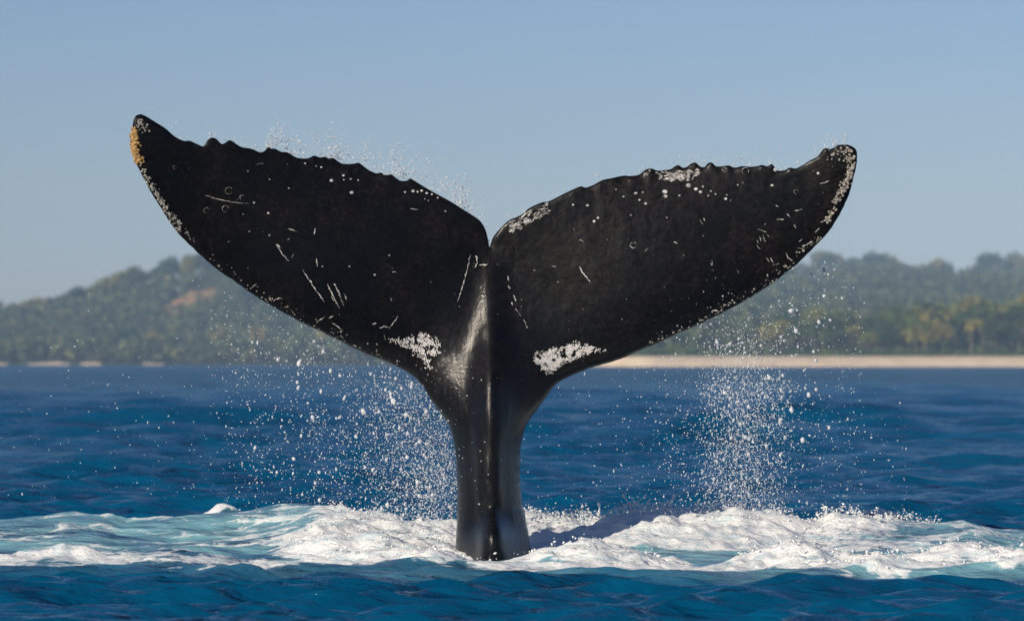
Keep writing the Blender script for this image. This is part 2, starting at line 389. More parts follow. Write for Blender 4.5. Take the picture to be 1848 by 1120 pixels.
def grow(start, step, end, ratio):
    out = []; v = start
    while v < end:
        step *= ratio; v += step; out.append(v)
    return np.array(out)
gx = np.arange(-3.75, 3.7501, 0.026); ex = grow(3.75, 0.026, 2600, 1.036)
gx = np.concatenate([-ex[::-1], gx, ex])
gy = np.arange(-6.8, 2.8001, 0.030); ey = grow(gy[-1], 0.030, 110, 1.006); ey = np.concatenate([ey, grow(ey[-1], ey[-1] - ey[-2], 1750, 1.025)]); eb = grow(6.8, 0.03, 60, 1.08)
gy = np.concatenate([-eb[::-1], gy, ey])
GX, GY = np.meshgrid(gx, gy)
dxl, dyl = np.meshgrid(np.gradient(gx), np.gradient(gy))
SZ, SDX, SDY, SFOAM, SAIR = surface(GX, GY, dxl, dyl)
V = np.stack([GX + SDX, GY + SDY, SZ], -1).reshape(-1, 3)
nx, ny = len(gx), len(gy)
idx = np.arange(nx * ny).reshape(ny, nx)
F = np.stack([idx[:-1, :-1], idx[:-1, 1:], idx[1:, 1:], idx[1:, :-1]], -1).reshape(-1, 4)
ffm = SFOAM.ravel()[F].mean(1)
isf = ffm > 0.44
def sub_sheet(name, sel):
    f = F[sel]; used, inv = np.unique(f, return_inverse=True)
    o = mesh_obj(name, V[used], inv.reshape(f.shape), M_WATER)
    for nm, arr in (('foam', SFOAM), ('air', SAIR)):
        a = o.data.attributes.new(nm, 'FLOAT', 'POINT'); a.data.foreach_set('value', arr.ravel()[used].astype(np.float32))
    return o
tag(sub_sheet('sea', ~isf), kind='structure')
tag(sub_sheet('sea_foam', isf), 'white churned foam spreading on the blue sea around the whale tail', 'foam', kind='stuff')
def sea_at(x, y):
    x = np.atleast_1d(np.asarray(x, float)); y = np.atleast_1d(np.asarray(y, float))
    i = np.clip(np.searchsorted(gx, x), 0, nx - 1); j = np.clip(np.searchsorted(gy, y), 0, ny - 1)
    return SZ[j, i], SFOAM[j, i]

# small unit shapes for merged drops and froth
def unit_ico(sub):
    bm = bmesh.new(); bmesh.ops.create_icosphere(bm, subdivisions=sub, radius=1.0)
    v = np.array([q.co[:] for q in bm.verts]); f = np.array([[q.index for q in g.verts] for g in bm.faces]); bm.free()
    return v, f
ICO1, ICO2 = unit_ico(1), unit_ico(2)
def scatter_blobs(P, S, unit=ICO1, jitter=0.25, rng=RNG, stretch=None):
    """many small lumps merged into one vertex/face set: P (n,3) centres, S (n,) radii"""
    uv, uf = unit; n = len(P)
    q = rng.normal(size=(n, 3, 3)); Q = np.linalg.qr(q)[0]
    sc = S[:, None] * (1 + jitter * rng.normal(size=(n, 3)))
    v = uv[None] * (1 + 0.5 * jitter * rng.normal(size=(n, len(uv), 1)))
    v = np.einsum('nij,nkj->nki', Q, v * sc[:, None, :])
    if stretch is not None: v = v * stretch[:, None, :]                  # drops drawn out along their fall
    v = v + P[:, None, :]
    f = uf[None] + (np.arange(n) * len(uv))[:, None, None]
    return v.reshape(-1, 3), f.reshape(-1, 3)

# loose froth lumps riding on the foam
jj, ii = np.where((SFOAM > 0.75) & (np.abs(GX) < 4.2) & (GY < 3))
pick = RNG.choice(len(jj), min(500, len(jj)), replace=False)
bx = GX[jj[pick], ii[pick]]; by = GY[jj[pick], ii[pick]]; bz = SZ[jj[pick], ii[pick]]
bx = bx + SDX[jj[pick], ii[pick]] + RNG.normal(0, .01, len(bx)); by = by + SDY[jj[pick], ii[pick]] + RNG.normal(0, .01, len(by))
bs = 0.003 + 0.007 * RNG.random(len(bx)) ** 2
v1, f1 = scatter_blobs(np.stack([bx, by, bz + bs * RNG.uniform(-0.2, .6, len(bx))], 1), bs, ICO1, 0.3)
# ragged crests of the banks
cv, cf = [v1], [f1]; off = len(v1)
for rg, a, b, n, up in ((RB, 935, 1700, 3600, .045), (RE, 1330, 1900, 420, .03), (RC, 700, 1190, 320, .03), (RD, 520, 830, 260, .025), (RA, 590, 840, 250, .025), (RF, 1450, 1850, 260, .025)):
    qx = X_of(RNG.uniform(a, b, n), rg.y)
    cl = 0.5 + 0.5 * np.sin(qx * 9) * np.sin(qx * 23 + 1)
    qy = rg.crest(qx) + RNG.normal(0, .10, n)
    z, fo = sea_at(qx, qy)
    ss = 0.0016 + 0.0065 * RNG.random(n) ** 2.6
    qz = z + np.abs(RNG.normal(0, up, n)) * (0.3 + cl) * 0.8
    ok = fo > 0.3
    v2, f2 = scatter_blobs(np.stack([qx, qy, qz], 1)[ok], ss[ok], ICO1, 0.35)
    cv.append(v2); cf.append(f2 + off); off += len(v2)
tag(mesh_obj('foam_froth', np.concatenate(cv), np.concatenate(cf), M_FOAM), 'loose white froth lumps thrown up along the breaking foam crests', 'froth', kind='stuff')

# thrown strands of water on the crest of the right-hand bank
def tube(pts, rad, n=6):
    pts = np.array(pts, float); V = []; Fq = []
    for k, p in enumerate(pts):
        d = pts[min(k + 1, len(pts) - 1)] - pts[max(k - 1, 0)]; d = d / (np.linalg.norm(d) + 1e-9)
        a = np.cross(d, [0, 1, 0.02]); a /= np.linalg.norm(a) + 1e-9; b = np.cross(d, a)
        for q in range(n):
            t = 2 * math.pi * q / n; V.append(p + rad[k] * (math.cos(t) * a + math.sin(t) * b))
    for k in range(len(pts) - 1):
        for q in range(n): Fq.append((k * n + q, k * n + (q + 1) % n, (k + 1) * n + (q + 1) % n, (k + 1) * n + q))
    return np.array(V), np.array(Fq)
sv, sf, so_ = [], [], 0
for (px0, h, lean, r0) in ((1084, .10, -.03, .010), (1092, .06, .03, .007), (1137, .10, -.05, .009), (1141, .10, .07, .009), (1160, .09, .05, .009), (1208, .13, .02, .014), (1215, .09, -.05, .008), (1256, .07, .02, .012), (1274, .06, -.02, .010), (1496, .07, -.01, .012), (1118, .07, .05, .008), (1180, .06, -.03, .009), (1310, .06, .02, .010), (1350, .08, -.02, .012)):
    x0 = float(X_of(px0, 1.5)); y0 = float(RB.crest(np.array(x0))); z0 = float(sea_at(x0, y0)[0][0]) - 0.02
    curl = random.uniform(-1, 1)
    pts = [(x0 + lean * (t ** 1.6) + 0.028 * curl * math.sin(t * 5.5), y0 + 0.02 * math.sin(3 * t + curl), z0 + (h + .02) * t) for t in np.linspace(0, 1, 13)]
    rad = [0.6 * r0 * (1.7 - 1.1 * t + 0.35 * math.sin(t * 17 + curl) + (0.5 if 0.8 < t < 0.95 else 0)) for t in np.linspace(0, 1, 13)]
    a, b = tube(pts, rad)
    sv.append(a); sf.append(b + so_); so_ += len(a)
tag(mesh_obj('splash_strands', np.concatenate(sv), np.concatenate(sf), M_DROP), 'thin curling splash strands leaping from the white bank right of the tail', 'splash', kind='stuff')

# ------------------------------------------------------------------ whale tail
L_EDGE = [(253.6, 206), (246, 208.5), (241.5, 215), (239.6, 226), (236.5, 238), (235.5, 252), (237, 268), (241.5, 286), (249, 301), (256, 315), (269.6, 342), (288, 371.6), (304.5, 398), (320.5, 420), (339, 438.6), (358, 457), (378, 475), (400, 492), (418.8, 504), (437.5, 517.7), (464, 536.5), (493.8, 554), (523, 570), (550, 584.7), (574, 595.4), (598, 607.4), (627.7, 622), (657, 637), (689, 649), (721.5, 663.7), (744.3, 678), (763.6, 697.5), (777, 720), (797, 747), (811, 770), (818, 794), (822.5, 825), (824.5, 860), (825, 893), (824.8, 918), (823, 958), (822, 989), (816, 1040), (806, 1100), (790, 1180)]
R_EDGE = [(1526.7, 260.7), (1537.4, 264), (1545.5, 272), (1546.8, 287), (1542.8, 311), (1534.8, 343), (1521.4, 375), (1502.6, 407.5), (1481, 434), (1457, 458), (1427.6, 485), (1384.8, 517), (1342, 544), (1300, 566), (1255, 588), (1210, 608), (1160, 630), (1120, 647), (1081.8, 659), (1055, 667.5), (1033.6, 676.6), (1011, 688), (996.6, 700.7), (979, 726.4), (957.5, 755), (947.5, 775), (941, 803), (939, 845), (940, 880), (943, 908), (948, 928), (953.5, 958), (957.5, 985), (966, 1040), (978, 1100), (1000, 1180)]
T_EDGE = [(253.6, 206), (263, 209.5), (280, 220), (299, 232), (315, 246), (331, 254), (342, 254), (354, 259), (367, 264), (373, 255), (380, 249), (386, 248.6), (392, 252), (399.6, 259.6), (406, 258), (414, 253), (422, 256.4), (435, 265), (454, 268.5), (470, 275), (479, 271), (484, 265), (489, 268), (497, 268.5), (508, 274), (519, 275), (535, 284), (551, 286), (560, 284), (567, 280.6), (577, 284), (587, 283), (593, 286), (601, 285), (609, 290), (617, 295), (631, 296), (647, 294), (655, 299), (666, 307), (680, 313), (687, 311), (696, 316), (707, 315), (714, 320.6), (723, 326), (734, 326), (741, 322), (751, 328), (774, 342), (794, 353), (814, 364), (837, 378.6), (857, 391), (868.6, 401), (876, 414), (880, 428), (882.5, 442), (883.5, 446), (886, 438), (889.5, 428.7), (900, 415), (917.6, 398), (932, 391.8), (943, 386), (956, 375), (978, 365), (988, 364), (1002, 357.7), (1020, 348.4), (1045, 337), (1051, 336.6), (1057, 338.5), (1071, 333.6), (1087, 325), (1103, 321.6), (1125, 317), (1138, 317.6), (1154, 315), (1162, 308), (1174, 303.6), (1186, 307.7), (1198, 307), (1211, 305), (1218, 300), (1225, 298), (1232, 302.5), (1240, 301), (1247, 295.5), (1254, 293), (1258, 295), (1263, 300), (1271, 301.7), (1277, 295), (1283, 293), (1287, 295), (1292, 300), (1304, 300), (1315, 298.5), (1326, 302.5), (1339, 299.8), (1352, 301), (1366, 300), (1375, 297.7), (1385, 300), (1393, 296), (1398, 301.7), (1405, 308), (1417, 307), (1425, 302.5), (1436, 304), (1449, 297.7), (1462, 289.6), (1476, 282), (1484, 271), (1490, 267.5), (1500, 268.7), (1513, 262), (1526.7, 260.7)]

def resample(pts, step, smooth=True):
    P = np.array(pts, float); out = []
    n = len(P)
    for i in range(n - 1):
        p0 = P[max(i - 1, 0)]; p1 = P[i]; p2 = P[i + 1]; p3 = P[min(i + 2, n - 1)]
        m = max(1, int(round(np.linalg.norm(p2 - p1) / step)))
        for q in range(m):
            t = q / m
            out.append(0.5 * ((2 * p1) + (p2 - p0) * t + (2 * p0 - 5 * p1 + 4 * p2 - p3) * t * t + (3 * p1 - p0 - 3 * p2 + p3) * t ** 3))
    out.append(P[-1]); return np.array(out)
LE, RE_, TE = resample(L_EDGE, 4.2), resample(R_EDGE, 4.2), resample(T_EDGE, 3.2)
def rough_edge(P, a, seed):
    d = np.gradient(P, axis=0); nrm = np.stack([-d[:, 1], d[:, 0]], 1); nrm /= np.linalg.norm(nrm, axis=1)[:, None] + 1e-9
    s = np.cumsum(np.linalg.norm(d, axis=1)); k = fbm(s * 0.06 + seed, s * 0 + seed, 3) * a
    k[0] = k[-1] = 0
    return P + nrm * k[:, None]
LE = rough_edge(LE, 2.2, 3.1); RE_ = rough_edge(RE_, 2.2, 7.7)
XC = 886.5
LEAD = [LE, RE_]
def seg_dist(Q, P):
    """smallest distance from each point of Q to polyline P"""
    a, b = P[:-1], P[1:]; ab = b - a; l2 = (ab ** 2).sum(1) + 1e-12
    best = np.full(len(Q), 1e9)
    for s in range(0, len(Q), 4000):
        q = Q[s:s + 4000, None, :]
        t = np.clip(((q - a) * ab).sum(2) / l2, 0, 1)
        d = np.sqrt(((q - (a + t[..., None] * ab)) ** 2).sum(2)); best[s:s + 4000] = d.min(1)
    return best
def sheet_y(Q):
    """mid-surface of the flukes: the tips bend towards the camera"""
    u = (Q[:, 0] - XC) / 650.0
    fl = 1 - sstep(620, 800, Q[:, 1])
    base = -0.34 * np.abs(u) ** 1.8 * np.where(u < 0, 1.15, 0.55)
    wav = 0.035 * np.sin(Q[:, 0] * 0.011 + 1.2) * np.sin(Q[:, 1] * 0.009)
    lean = -0.06 * np.clip((700 - Q[:, 1]) / 400, 0, 1.2)
    return (base + wav) * fl + lean
def thick(Q, side):
    """front (side -1) or back (+1) half thickness in metres"""
    dl = np.minimum(seg_dist(Q, LE), seg_dist(Q, RE_)) / PXM; dt = seg_dist(Q, TE) / PXM
    c = dl + dt; t = dl / np.maximum(c, 1e-6)
    prof = 0.2969 * np.sqrt(t) - 0.126 * t - 0.3516 * t ** 2 + 0.2843 * t ** 3 - 0.1036 * t ** 4
    h = 5 * 0.115 * np.minimum(c, 1.15) * np.clip(prof, 0, 1)
    h = np.minimum(h + 0.010 * np.sqrt(np.clip(dt / 0.02, 0, 1)) * np.clip(dl / 0.02, 0, 1), 1)
    x, y = Q[:, 0], Q[:, 1]
    ax = np.abs(x - XC) / PXM
    wc = 0.21
    e = np.clip(dl / wc, 0, 1)
    dc = np.interp(y, [430, 480, 560, 640, 700, 760, 850, 940, 1010, 1180], [0.0, 0.02, .05, .09, .125, .15, .17, .20, .24, .32])
    col = dc * np.sqrt(1 - (1 - e) ** 2) * np.exp(-np.clip((ax - 0.17) / 0.24, 0, 9) ** 2)
    H = (h ** 3 + col ** 3) ** (1 / 3)
    # keel along the middle
    xr = (x - np.interp(y, [430, 600, 760, 900, 1000], [886, 887, 888, 889, 892])) / PXM
    ra = np.interp(y, [445, 500, 560, 620, 690, 745, 850, 940, 1180], [0.0, .020, .040, .085, .165, .185, .160, .075, .06]) * (1.0 if side < 0 else 0.8)
    kw = np.interp(y, [445, 600, 720, 800, 900, 1180], [.05, .085, .115, .145, .16, .18])
    ridge = ra * (np.sqrt((1 + 0.06) ) - 0) * np.exp(-((np.sqrt(xr ** 2 + 0.024 ** 2) - 0.024) / kw) ** 1.4) * np.clip(e * 1.6, 0, 1)
    H = H + ridge
    if side < 0:
        # knuckle at the foot, an inverted V
        wv = 0.020 + 0.17 * np.clip((y - 912) / 75, 0, 1.2)
        kn = 0.20 * sstep(906, 955, y) * np.exp(-((np.abs(xr)) / wv) ** 2.6) * np.clip(e * 1.3, 0, 1)
        H = H + kn + 0.045 * np.exp(-((x - 892) / 20) ** 2 - ((y - 972) / 30) ** 2)
        H = H + 0.014 * np.exp(-((x - 890) / 9) ** 2 - ((y - 880) / 12) ** 2)
        H = H + 0.004 * fbm(x * 0.022, y * 0.022, 4) * np.clip(dl / 0.1, 0, 1) * np.clip(dt / 0.06, 0, 1)
        st = sstep(690, 780, y) * np.clip(e * 1.5, 0, 1)
        H = H + st * (0.022 * fbm(x * 0.03, y * 0.008 + 7, 3) - 0.020 * np.exp(-((x - 850 - 0.05 * (y - 800)) / 8) ** 2) + 0.016 * np.exp(-((x - 921 - 0.04 * (y - 800)) / 7) ** 2))
        # shallow scallops behind the trailing edge bumps
        H = H + 0.010 * fbm(x * 0.045, y * 0.012 + 3, 3) * np.exp(-dt / 0.12) * np.clip(dt / 0.02, 0, 1) * np.clip(dl / .05, 0, 1)
    return H
def to_world(Q, y):
    return np.stack([X_of(Q[:, 0], y), y, Z_of(Q[:, 1], y)], 1)
def front_pt(Q, lift=0.003):
    Q = np.atleast_2d(np.asarray(Q, float))
    y0 = sheet_y(Q); Wd = to_world(Q, y0)
    Wd[:, 1] = y0 - thick(Q, -1) - lift
    return Wd
def inside(Q, poly):
    x, y = Q[:, 0], Q[:, 1]; r = np.zeros(len(Q), bool); j = len(poly) - 1
    for i in range(len(poly)):
        xi, yi = poly[i]; xj, yj = poly[j]
        if yi != yj:
            r ^= ((yi > y) != (yj > y)) & (x < (xj - xi) * (y - yi) / (yj - yi) + xi)
        j = i
    return r
bottom = np.array([(x, 1180.0) for x in np.linspace(790, 1000, 30)[1:-1]])
POLY = np.concatenate([TE[:-1], RE_[:], bottom[::-1], LE[::-1][:-1]])
def build_whale():
    n = len(POLY)
    d = np.roll(POLY, -1, 0) - np.roll(POLY, 1, 0); nr = np.stack([-d[:, 1], d[:, 0]], 1); nr /= np.linalg.norm(nr, axis=1)[:, None]
    pts = []
    full = np.concatenate([POLY, POLY[:1]])
    for o_ in (1.0, 3.2, 7.0, 12.0):
        for s in (1, -1):
            c = POLY + s * o_ * nr
            ok = inside(c, POLY); c = c[ok]; ok2 = seg_dist(c, full) > 0.85 * o_
            pts.append(c[ok2])
    g = 5.6
    xs = np.arange(230, 1552, g); ys = np.arange(200, 1185, g * 0.866)
    A, B = np.meshgrid(xs, ys); A = A + (np.arange(len(ys)) % 2)[:, None] * g / 2
    q = np.stack([A.ravel(), B.ravel()], 1)
    q = q[inside(q, POLY)]; q = q[seg_dist(q, full) > 15.0]
    pts.append(q)
    inn = np.concatenate(pts)
    allp = np.concatenate([POLY, inn])
    res = delaunay_2d_cdt([Vector(p) for p in allp], [], [list(range(n))], 1, 1e-4)
    vv = np.array([v[:] for v in res[0]]); ff = np.array([f for f in res[2] if len(f) == 3])
    onb = seg_dist(vv, full) < 0.05
    y0 = sheet_y(vv)
    Wf = to_world(vv, y0); Wb = Wf.copy()
    Wf[:, 1] = y0 - np.where(onb, 0, thick(vv, -1)); Wb[:, 1] = y0 + np.where(onb, 0, thick(vv, 1))
    m = len(vv)
    bi = np.where(onb, np.arange(m), np.arange(m) + m)
    Vw = np.concatenate([Wf, Wb])
    # orient the front faces to the camera (-Y)
    a, b, c = Wf[ff[:, 0]], Wf[ff[:, 1]], Wf[ff[:, 2]]
    flip = np.cross(b - a, c - a)[:, 1] > 0
    ff[flip] = ff[flip][:, ::-1]
    fb = bi[ff][:, ::-1]
    Fw = np.concatenate([ff, fb])
    used, inv = np.unique(Fw, return_inverse=True)
    return mesh_obj('humpback_whale', Vw[used], inv.reshape(Fw.shape), M_SKIN)
whale = build_whale()
tag(whale, 'huge dark wet whale tail with raised notched flukes rising from white foam', 'whale')

def scar(pts, wpx, name='scar', mat=None, lift=0.0035):
    """a pale line on the skin, tapered at both ends"""
    P = resample(pts, 2.5); P = P + RNG.normal(0, .45, P.shape); n = len(P)
    d = np.gradient(P, axis=0); nr = np.stack([-d[:, 1], d[:, 0]], 1); nr /= np.linalg.norm(nr, axis=1)[:, None] + 1e-9
    s = np.linspace(0, 1, n); wd = wpx * 0.24 * (0.25 + np.sin(np.pi * s) ** 0.5) * RNG.uniform(.6, 1.15) * (1 + 0.55 * RNG.normal(size=n).clip(-1.4, 1.4))
    abc = front_pt(np.concatenate([P - nr * wd[:, None], P + nr * wd[:, None], P]), lift); a, b, c = abc[:n], abc[n:2 * n], abc[2 * n:]; c[:, 1] -= 0.0015
    Vs = np.stack([a, c, b], 1).reshape(-1, 3); Fs = []
    for k in range(n - 1):
        Fs += [(3 * k, 3 * k + 3, 3 * k + 4, 3 * k + 1), (3 * k + 1, 3 * k + 4, 3 * k + 5, 3 * k + 2)]
    return Vs, np.array(Fs)
SCARS = [([(849, 459), (842, 492), (834, 520), (825.7, 545)], 2.8), ([(547, 487), (566, 516), (586, 545)], 3.2), ([(591.6, 512), (602, 534), (614, 557)], 3.2), ([(605, 512), (613, 531), (622, 553)], 3.0), ([(598, 534), (606, 545)], 2.2), ([(621, 528), (626.5, 541)], 2.4),
         ([(499, 440), (510, 457), (523, 472)], 2.4), ([(531, 458), (527, 466)], 2.0), ([(572.5, 466), (574, 482)], 3.2), ([(570, 412), (568, 424)], 3.0), ([(571.5, 582), (580, 576), (588, 571)], 2.2), ([(594, 574), (602, 569)], 2.6), ([(719, 570), (711, 582), (703, 593)], 2.0), ([(685, 592), (693, 589), (701, 590)], 2.0), ([(672, 586), (680, 583)], 2.4), ([(693, 604), (697, 613)], 1.8),
         ([(493, 543), (502, 539), (511, 538.5)], 3.0), ([(455, 519), (464, 512)], 3.0), ([(371, 353), (387, 358), (403.6, 362), (428, 366), (450, 368)], 1.5), ([(461, 297), (475, 295.5)], 2.0), ([(521, 413), (537, 418)], 2.6), ([(520, 433), (525, 429)], 2.2), ([(500, 441), (509, 448)], 2.0), ([(740, 377), (756, 378.5)], 2.6), ([(708, 490), (716, 491)], 2.0), ([(706, 537), (707, 543)], 2.4),
         ([(1044.8, 481), (1053, 494), (1065, 509)], 3.0), ([(1044, 435), (1049, 433.5), (1053, 437)], 2.0), ([(1478, 331), (1487, 330), (1496, 326)], 2.6), ([(1419, 386), (1426, 393)], 2.4), ([(1433, 381), (1447, 377.5)], 2.0), ([(1399, 396), (1414, 396)], 2.2), ([(1431.6, 406), (1436, 412)], 2.6), ([(1367, 413), (1382, 420)], 2.2), ([(1376, 423), (1380, 438)], 2.2), ([(1370, 427), (1373, 436)], 2.0), ([(1382, 424), (1389, 428)], 1.8), ([(1364, 442), (1371, 450)], 2.4), ([(1365, 432), (1368, 440)], 2.0), ([(1381, 465), (1388, 474)], 2.0), ([(1389, 465), (1395, 474)], 2.0), ([(1393, 478), (1406, 476)], 1.8), ([(1398, 370.5), (1405, 373)], 2.0), ([(1284, 470), (1284, 480)], 1.4), ([(1330, 488), (1333, 494)], 1.4), ([(1262, 397), (1268, 405)], 2.6), ([(1269, 394), (1271, 399)], 3.0), ([(1169, 449), (1164, 454)], 2.0), ([(1215, 437), (1222, 440)], 2.0), ([(1284, 560), (1298, 561)], 3.0), ([(916, 497), (918, 507)], 4.2), ([(917.5, 515), (920, 522)], 4.2), ([(927, 532), (931, 544)], 4.6), ([(923, 545), (926, 551)], 4.6), ([(930, 556), (940, 570)], 2.0), ([(944, 575), (952, 592)], 2.4), ([(865, 478), (877, 478), (882, 475)], 3.6), ([(859, 460), (861, 475), (856, 484)], 3.4), ([(995, 480), (1003, 481)], 2.8), ([(962, 487), (967, 488)], 2.4),
         ([(1440, 437), (1447, 430)], 2.0), ([(1447, 446), (1457, 440), (1466, 436)], 3.4), ([(1418, 456), (1422, 466), (1430, 470)], 3.6), ([(1438, 448), (1450, 450)], 3.0), ([(1479, 402), (1490, 397), (1496, 390)], 3.0), ([(1470, 420), (1478, 412)], 3.0), ([(600, 583), (612, 590), (620, 596)], 2.6)]
for pts, wd in SCARS:
    a, b = scar(pts, wd); mesh_obj('scar', a, b, M_SCAR, whale)
def ring(cx, cy, r, wd, arc=(0, 6.283)):
    return scar([(cx + r * math.cos(t), cy + 0.92 * r * math.sin(t)) for t in np.linspace(arc[0], arc[1], 14)], wd)
for cx, cy, r, wd in ((1142.5, 442.5, 5.6, 2.0), (1345, 308.5, 6.3, 2.2), (408, 377, 6.0, 1.4), (438, 357, 4.5, 1.4), (374, 380, 5.5, 1.2), (414, 345, 6.5, 1.2), (316, 303, 3.0, 1.2), (1307, 306, 4.0, 1.4), (1436, 346, 4.0, 1.0)):
    a, b = ring(cx, cy, r, wd * 0.7, (random.uniform(0, 2), random.uniform(5.5, 7.2))); mesh_obj('ring_scar', a, b, M_SCAR, whale)
# round barnacle marks: low pale discs
SPOTS = [(620, 317, 3.0), (598.6, 326, 4.6), (635, 347.7, 5.4), (633, 323.4, 2.4), (621, 324.6, 1.6), (646.6, 325.4, 1.7), (745.7, 344.9, 3.8), (761, 344.3, 3.0), (770, 348.6, 3.2), (779.4, 350.6, 2.6), (790, 357, 1.8), (753.7, 346.3, 2.0), (804, 381, 2.4), (767, 359, 1.4), (773, 362, 1.4), (731, 347, 2.0), (551, 295, 2), (571, 300, 1.8), (580, 302, 1.6),
         (1034, 369.8, 2.8), (1060, 370.6, 3.4), (1079, 393.4, 2.6), (1072, 399.5, 3.4), (1147, 349, 3.6), (1153.8, 361, 3.2), (1164.8, 367.7, 3.0), (1199.6, 346.2, 4.8), (1200.7, 354.3, 4.0), (1125, 355, 1.8), (1111.5, 342, 1.8), (1138, 388.5, 1.6), (1203, 393, 1.6), (1160, 347, 2.4), (1226, 353, 1.8), (1242, 335, 4.4), (1255.7, 341.3, 3.6), (1264, 346.7, 3.8), (1268, 337, 2.2), (1282.5, 345, 2.6), (1309, 359, 3.0), (1291, 350.7, 1.8), (1277.7, 353.4, 1.6), (1225.4, 353, 1.6), (1476, 313, 3.4), (1393, 334.6, 3.6), (1399, 306.5, 4.0), (1331, 334, 2.0), (1311, 352, 1.5), (1340, 330, 1.4), (1318, 362, 1.2), (1380, 405, 1.6), (459, 366, 2.2), (448, 309, 1.7), (487, 324, 1.9), (522, 340, 1.9), (485, 385, 2.2), (451, 418, 2.2), (487, 425, 2.2), (631.4, 481, 1.6), (677, 496, 2.2), (583, 481, 1.8), (703, 461, 1.5), (1122, 576, 1.4), (1007, 509, 1.4)]
def disc(cx, cy, r):
    q = [(cx, cy)]; nseg = 10
    ang = RNG.uniform(0, 6.28); el = RNG.uniform(.72, 1.0)
    for k in range(nseg):
        t = 2 * math.pi * k / nseg; q.append((cx + 0.6 * r * math.cos(t + ang) * 1.08, cy + 0.6 * r * el * math.sin(t + ang)))
    for k in range(nseg):
        t = 2 * math.pi * k / nseg; q.append((cx + r * math.cos(t + ang) * 1.08, cy + r * el * math.sin(t + ang)))
    W_ = front_pt(np.array(q), 0.002); W_[0, 1] += 0.0012; W_[1:nseg + 1, 1] -= 0.0015
    f = [(0, 1 + (k + 1) % nseg, 1 + k) for k in range(nseg)]
    for k in range(nseg):
        a, b = 1 + k, 1 + (k + 1) % nseg; f += [(a, b, b + nseg), (a, b + nseg, a + nseg)]
    return W_, np.array(f)
for cx, cy, r in SPOTS:
    a, b = disc(cx, cy, r * random.uniform(.62, .95)); mesh_obj('barnacle', a, b, M_SCAR, whale)

def flakes(name, poly, n, size, mat, label, edge=10.0, ang=0.0, elong=2.0):
    """a ragged patch: many small pale skin flakes, thinning out towards its rim"""
    poly = np.array(poly, float); lo, hi = poly.min(0), poly.max(0)
    q = RNG.uniform(lo, hi, (n * 4, 2)); q = q[inside(q, poly)]
    d = seg_dist(q, np.concatenate([poly, poly[:1]])); dens = fbm(q[:, 0] * 0.09, q[:, 1] * 0.09, 3)
    keep = RNG.random(len(q)) < np.clip(d / edge, 0.10, 1) * np.clip(0.55 + 3.2 * dens, 0.02, 1)
    q = q[keep][:n]; m = len(q)
    s = size * RNG.uniform(0.5, 1.3, m); th = ang + RNG.normal(0, .42, m)
    vs = []
    for k in range(5):
        t = 2 * math.pi * k / 5 + RNG.normal(0, .25, m); r = s * RNG.uniform(.7, 1.2, m)
        u, v_ = r * np.cos(t) * elong, r * np.sin(t)
        vs.append(np.stack([q[:, 0] + u * np.cos(th) - v_ * np.sin(th), q[:, 1] + u * np.sin(th) + v_ * np.cos(th)], 1))
    vs = np.stack(vs, 1).reshape(-1, 2)
    lift = 0.0025 + 0.0025 * RNG.random(m)
    Wv = front_pt(vs, 0); Wv[:, 1] -= np.repeat(lift, 5)
    b = np.arange(m)[:, None] * 5
    Ff = np.concatenate([b + np.array([[0, 1, 2]]), b + np.array([[0, 2, 3]]), b + np.array([[0, 3, 4]])])
    o = mesh_obj(name, Wv, Ff, mat, whale, smooth=False)
    o['label'] = label; o['kind'] = 'stuff'
    return o
flakes('white_patch', [(700, 611), (722, 608), (745, 603), (758, 597), (770, 598), (780, 606), (788, 606), (796, 617), (797, 636), (792, 641), (781, 645), (779, 657), (784, 668), (778, 674), (771, 662), (764, 652), (752, 645), (738, 636), (727, 629), (716, 620), (704, 617)], 1300, 0.68, M_WPATCH, 'ragged white skin patch left of the keel', 12, R(75), 3.2)
flakes('white_patch', [(961, 633), (975, 632), (992, 625), (1000, 620), (1007, 628), (1020, 619), (1040, 615), (1052, 618), (1075, 625), (1093, 630), (1092, 635), (1068, 640), (1045, 647), (1020, 655), (1003, 670), (990, 677), (978, 674), (970, 660), (963, 650)], 2300, 0.66, M_WPATCH, 'wedge of white skin right of the keel', 11, R(-35), 3.2)
flakes('scrape_patch', [(911, 415), (918, 399), (932, 394), (958, 378), (988, 366), (993, 385), (978, 396), (955, 406), (930, 421), (918, 424)], 330, 0.55, M_SCAR, 'scraped pale streaks beside the notch', 8, R(-28), 6.5)
flakes('scrape_patch', [(1156, 314), (1172, 306), (1190, 311), (1215, 305), (1232, 304), (1262, 303), (1266, 315), (1250, 326), (1228, 329), (1205, 328), (1180, 320)], 380, 0.5, M_SCAR, 'scraped pale streaks on the right trailing edge', 9, R(-15), 7.0)
flakes('pale_mottling', [(244, 300), (262, 306), (275, 330), (300, 365), (322, 388), (340, 415), (362, 446), (345, 438), (320, 412), (300, 385), (280, 352), (262, 325)], 700, 0.8, M_SCAR, 'pale encrusted strip along the left leading edge', 6, R(58), 2.2)
flakes('pale_mottling', [(590, 598), (610, 600), (628, 612), (645, 624), (660, 634), (640, 626), (615, 614)], 80, 1.2, M_SCAR, 'pale flecks on the left leading edge', 5, R(30), 2.2)

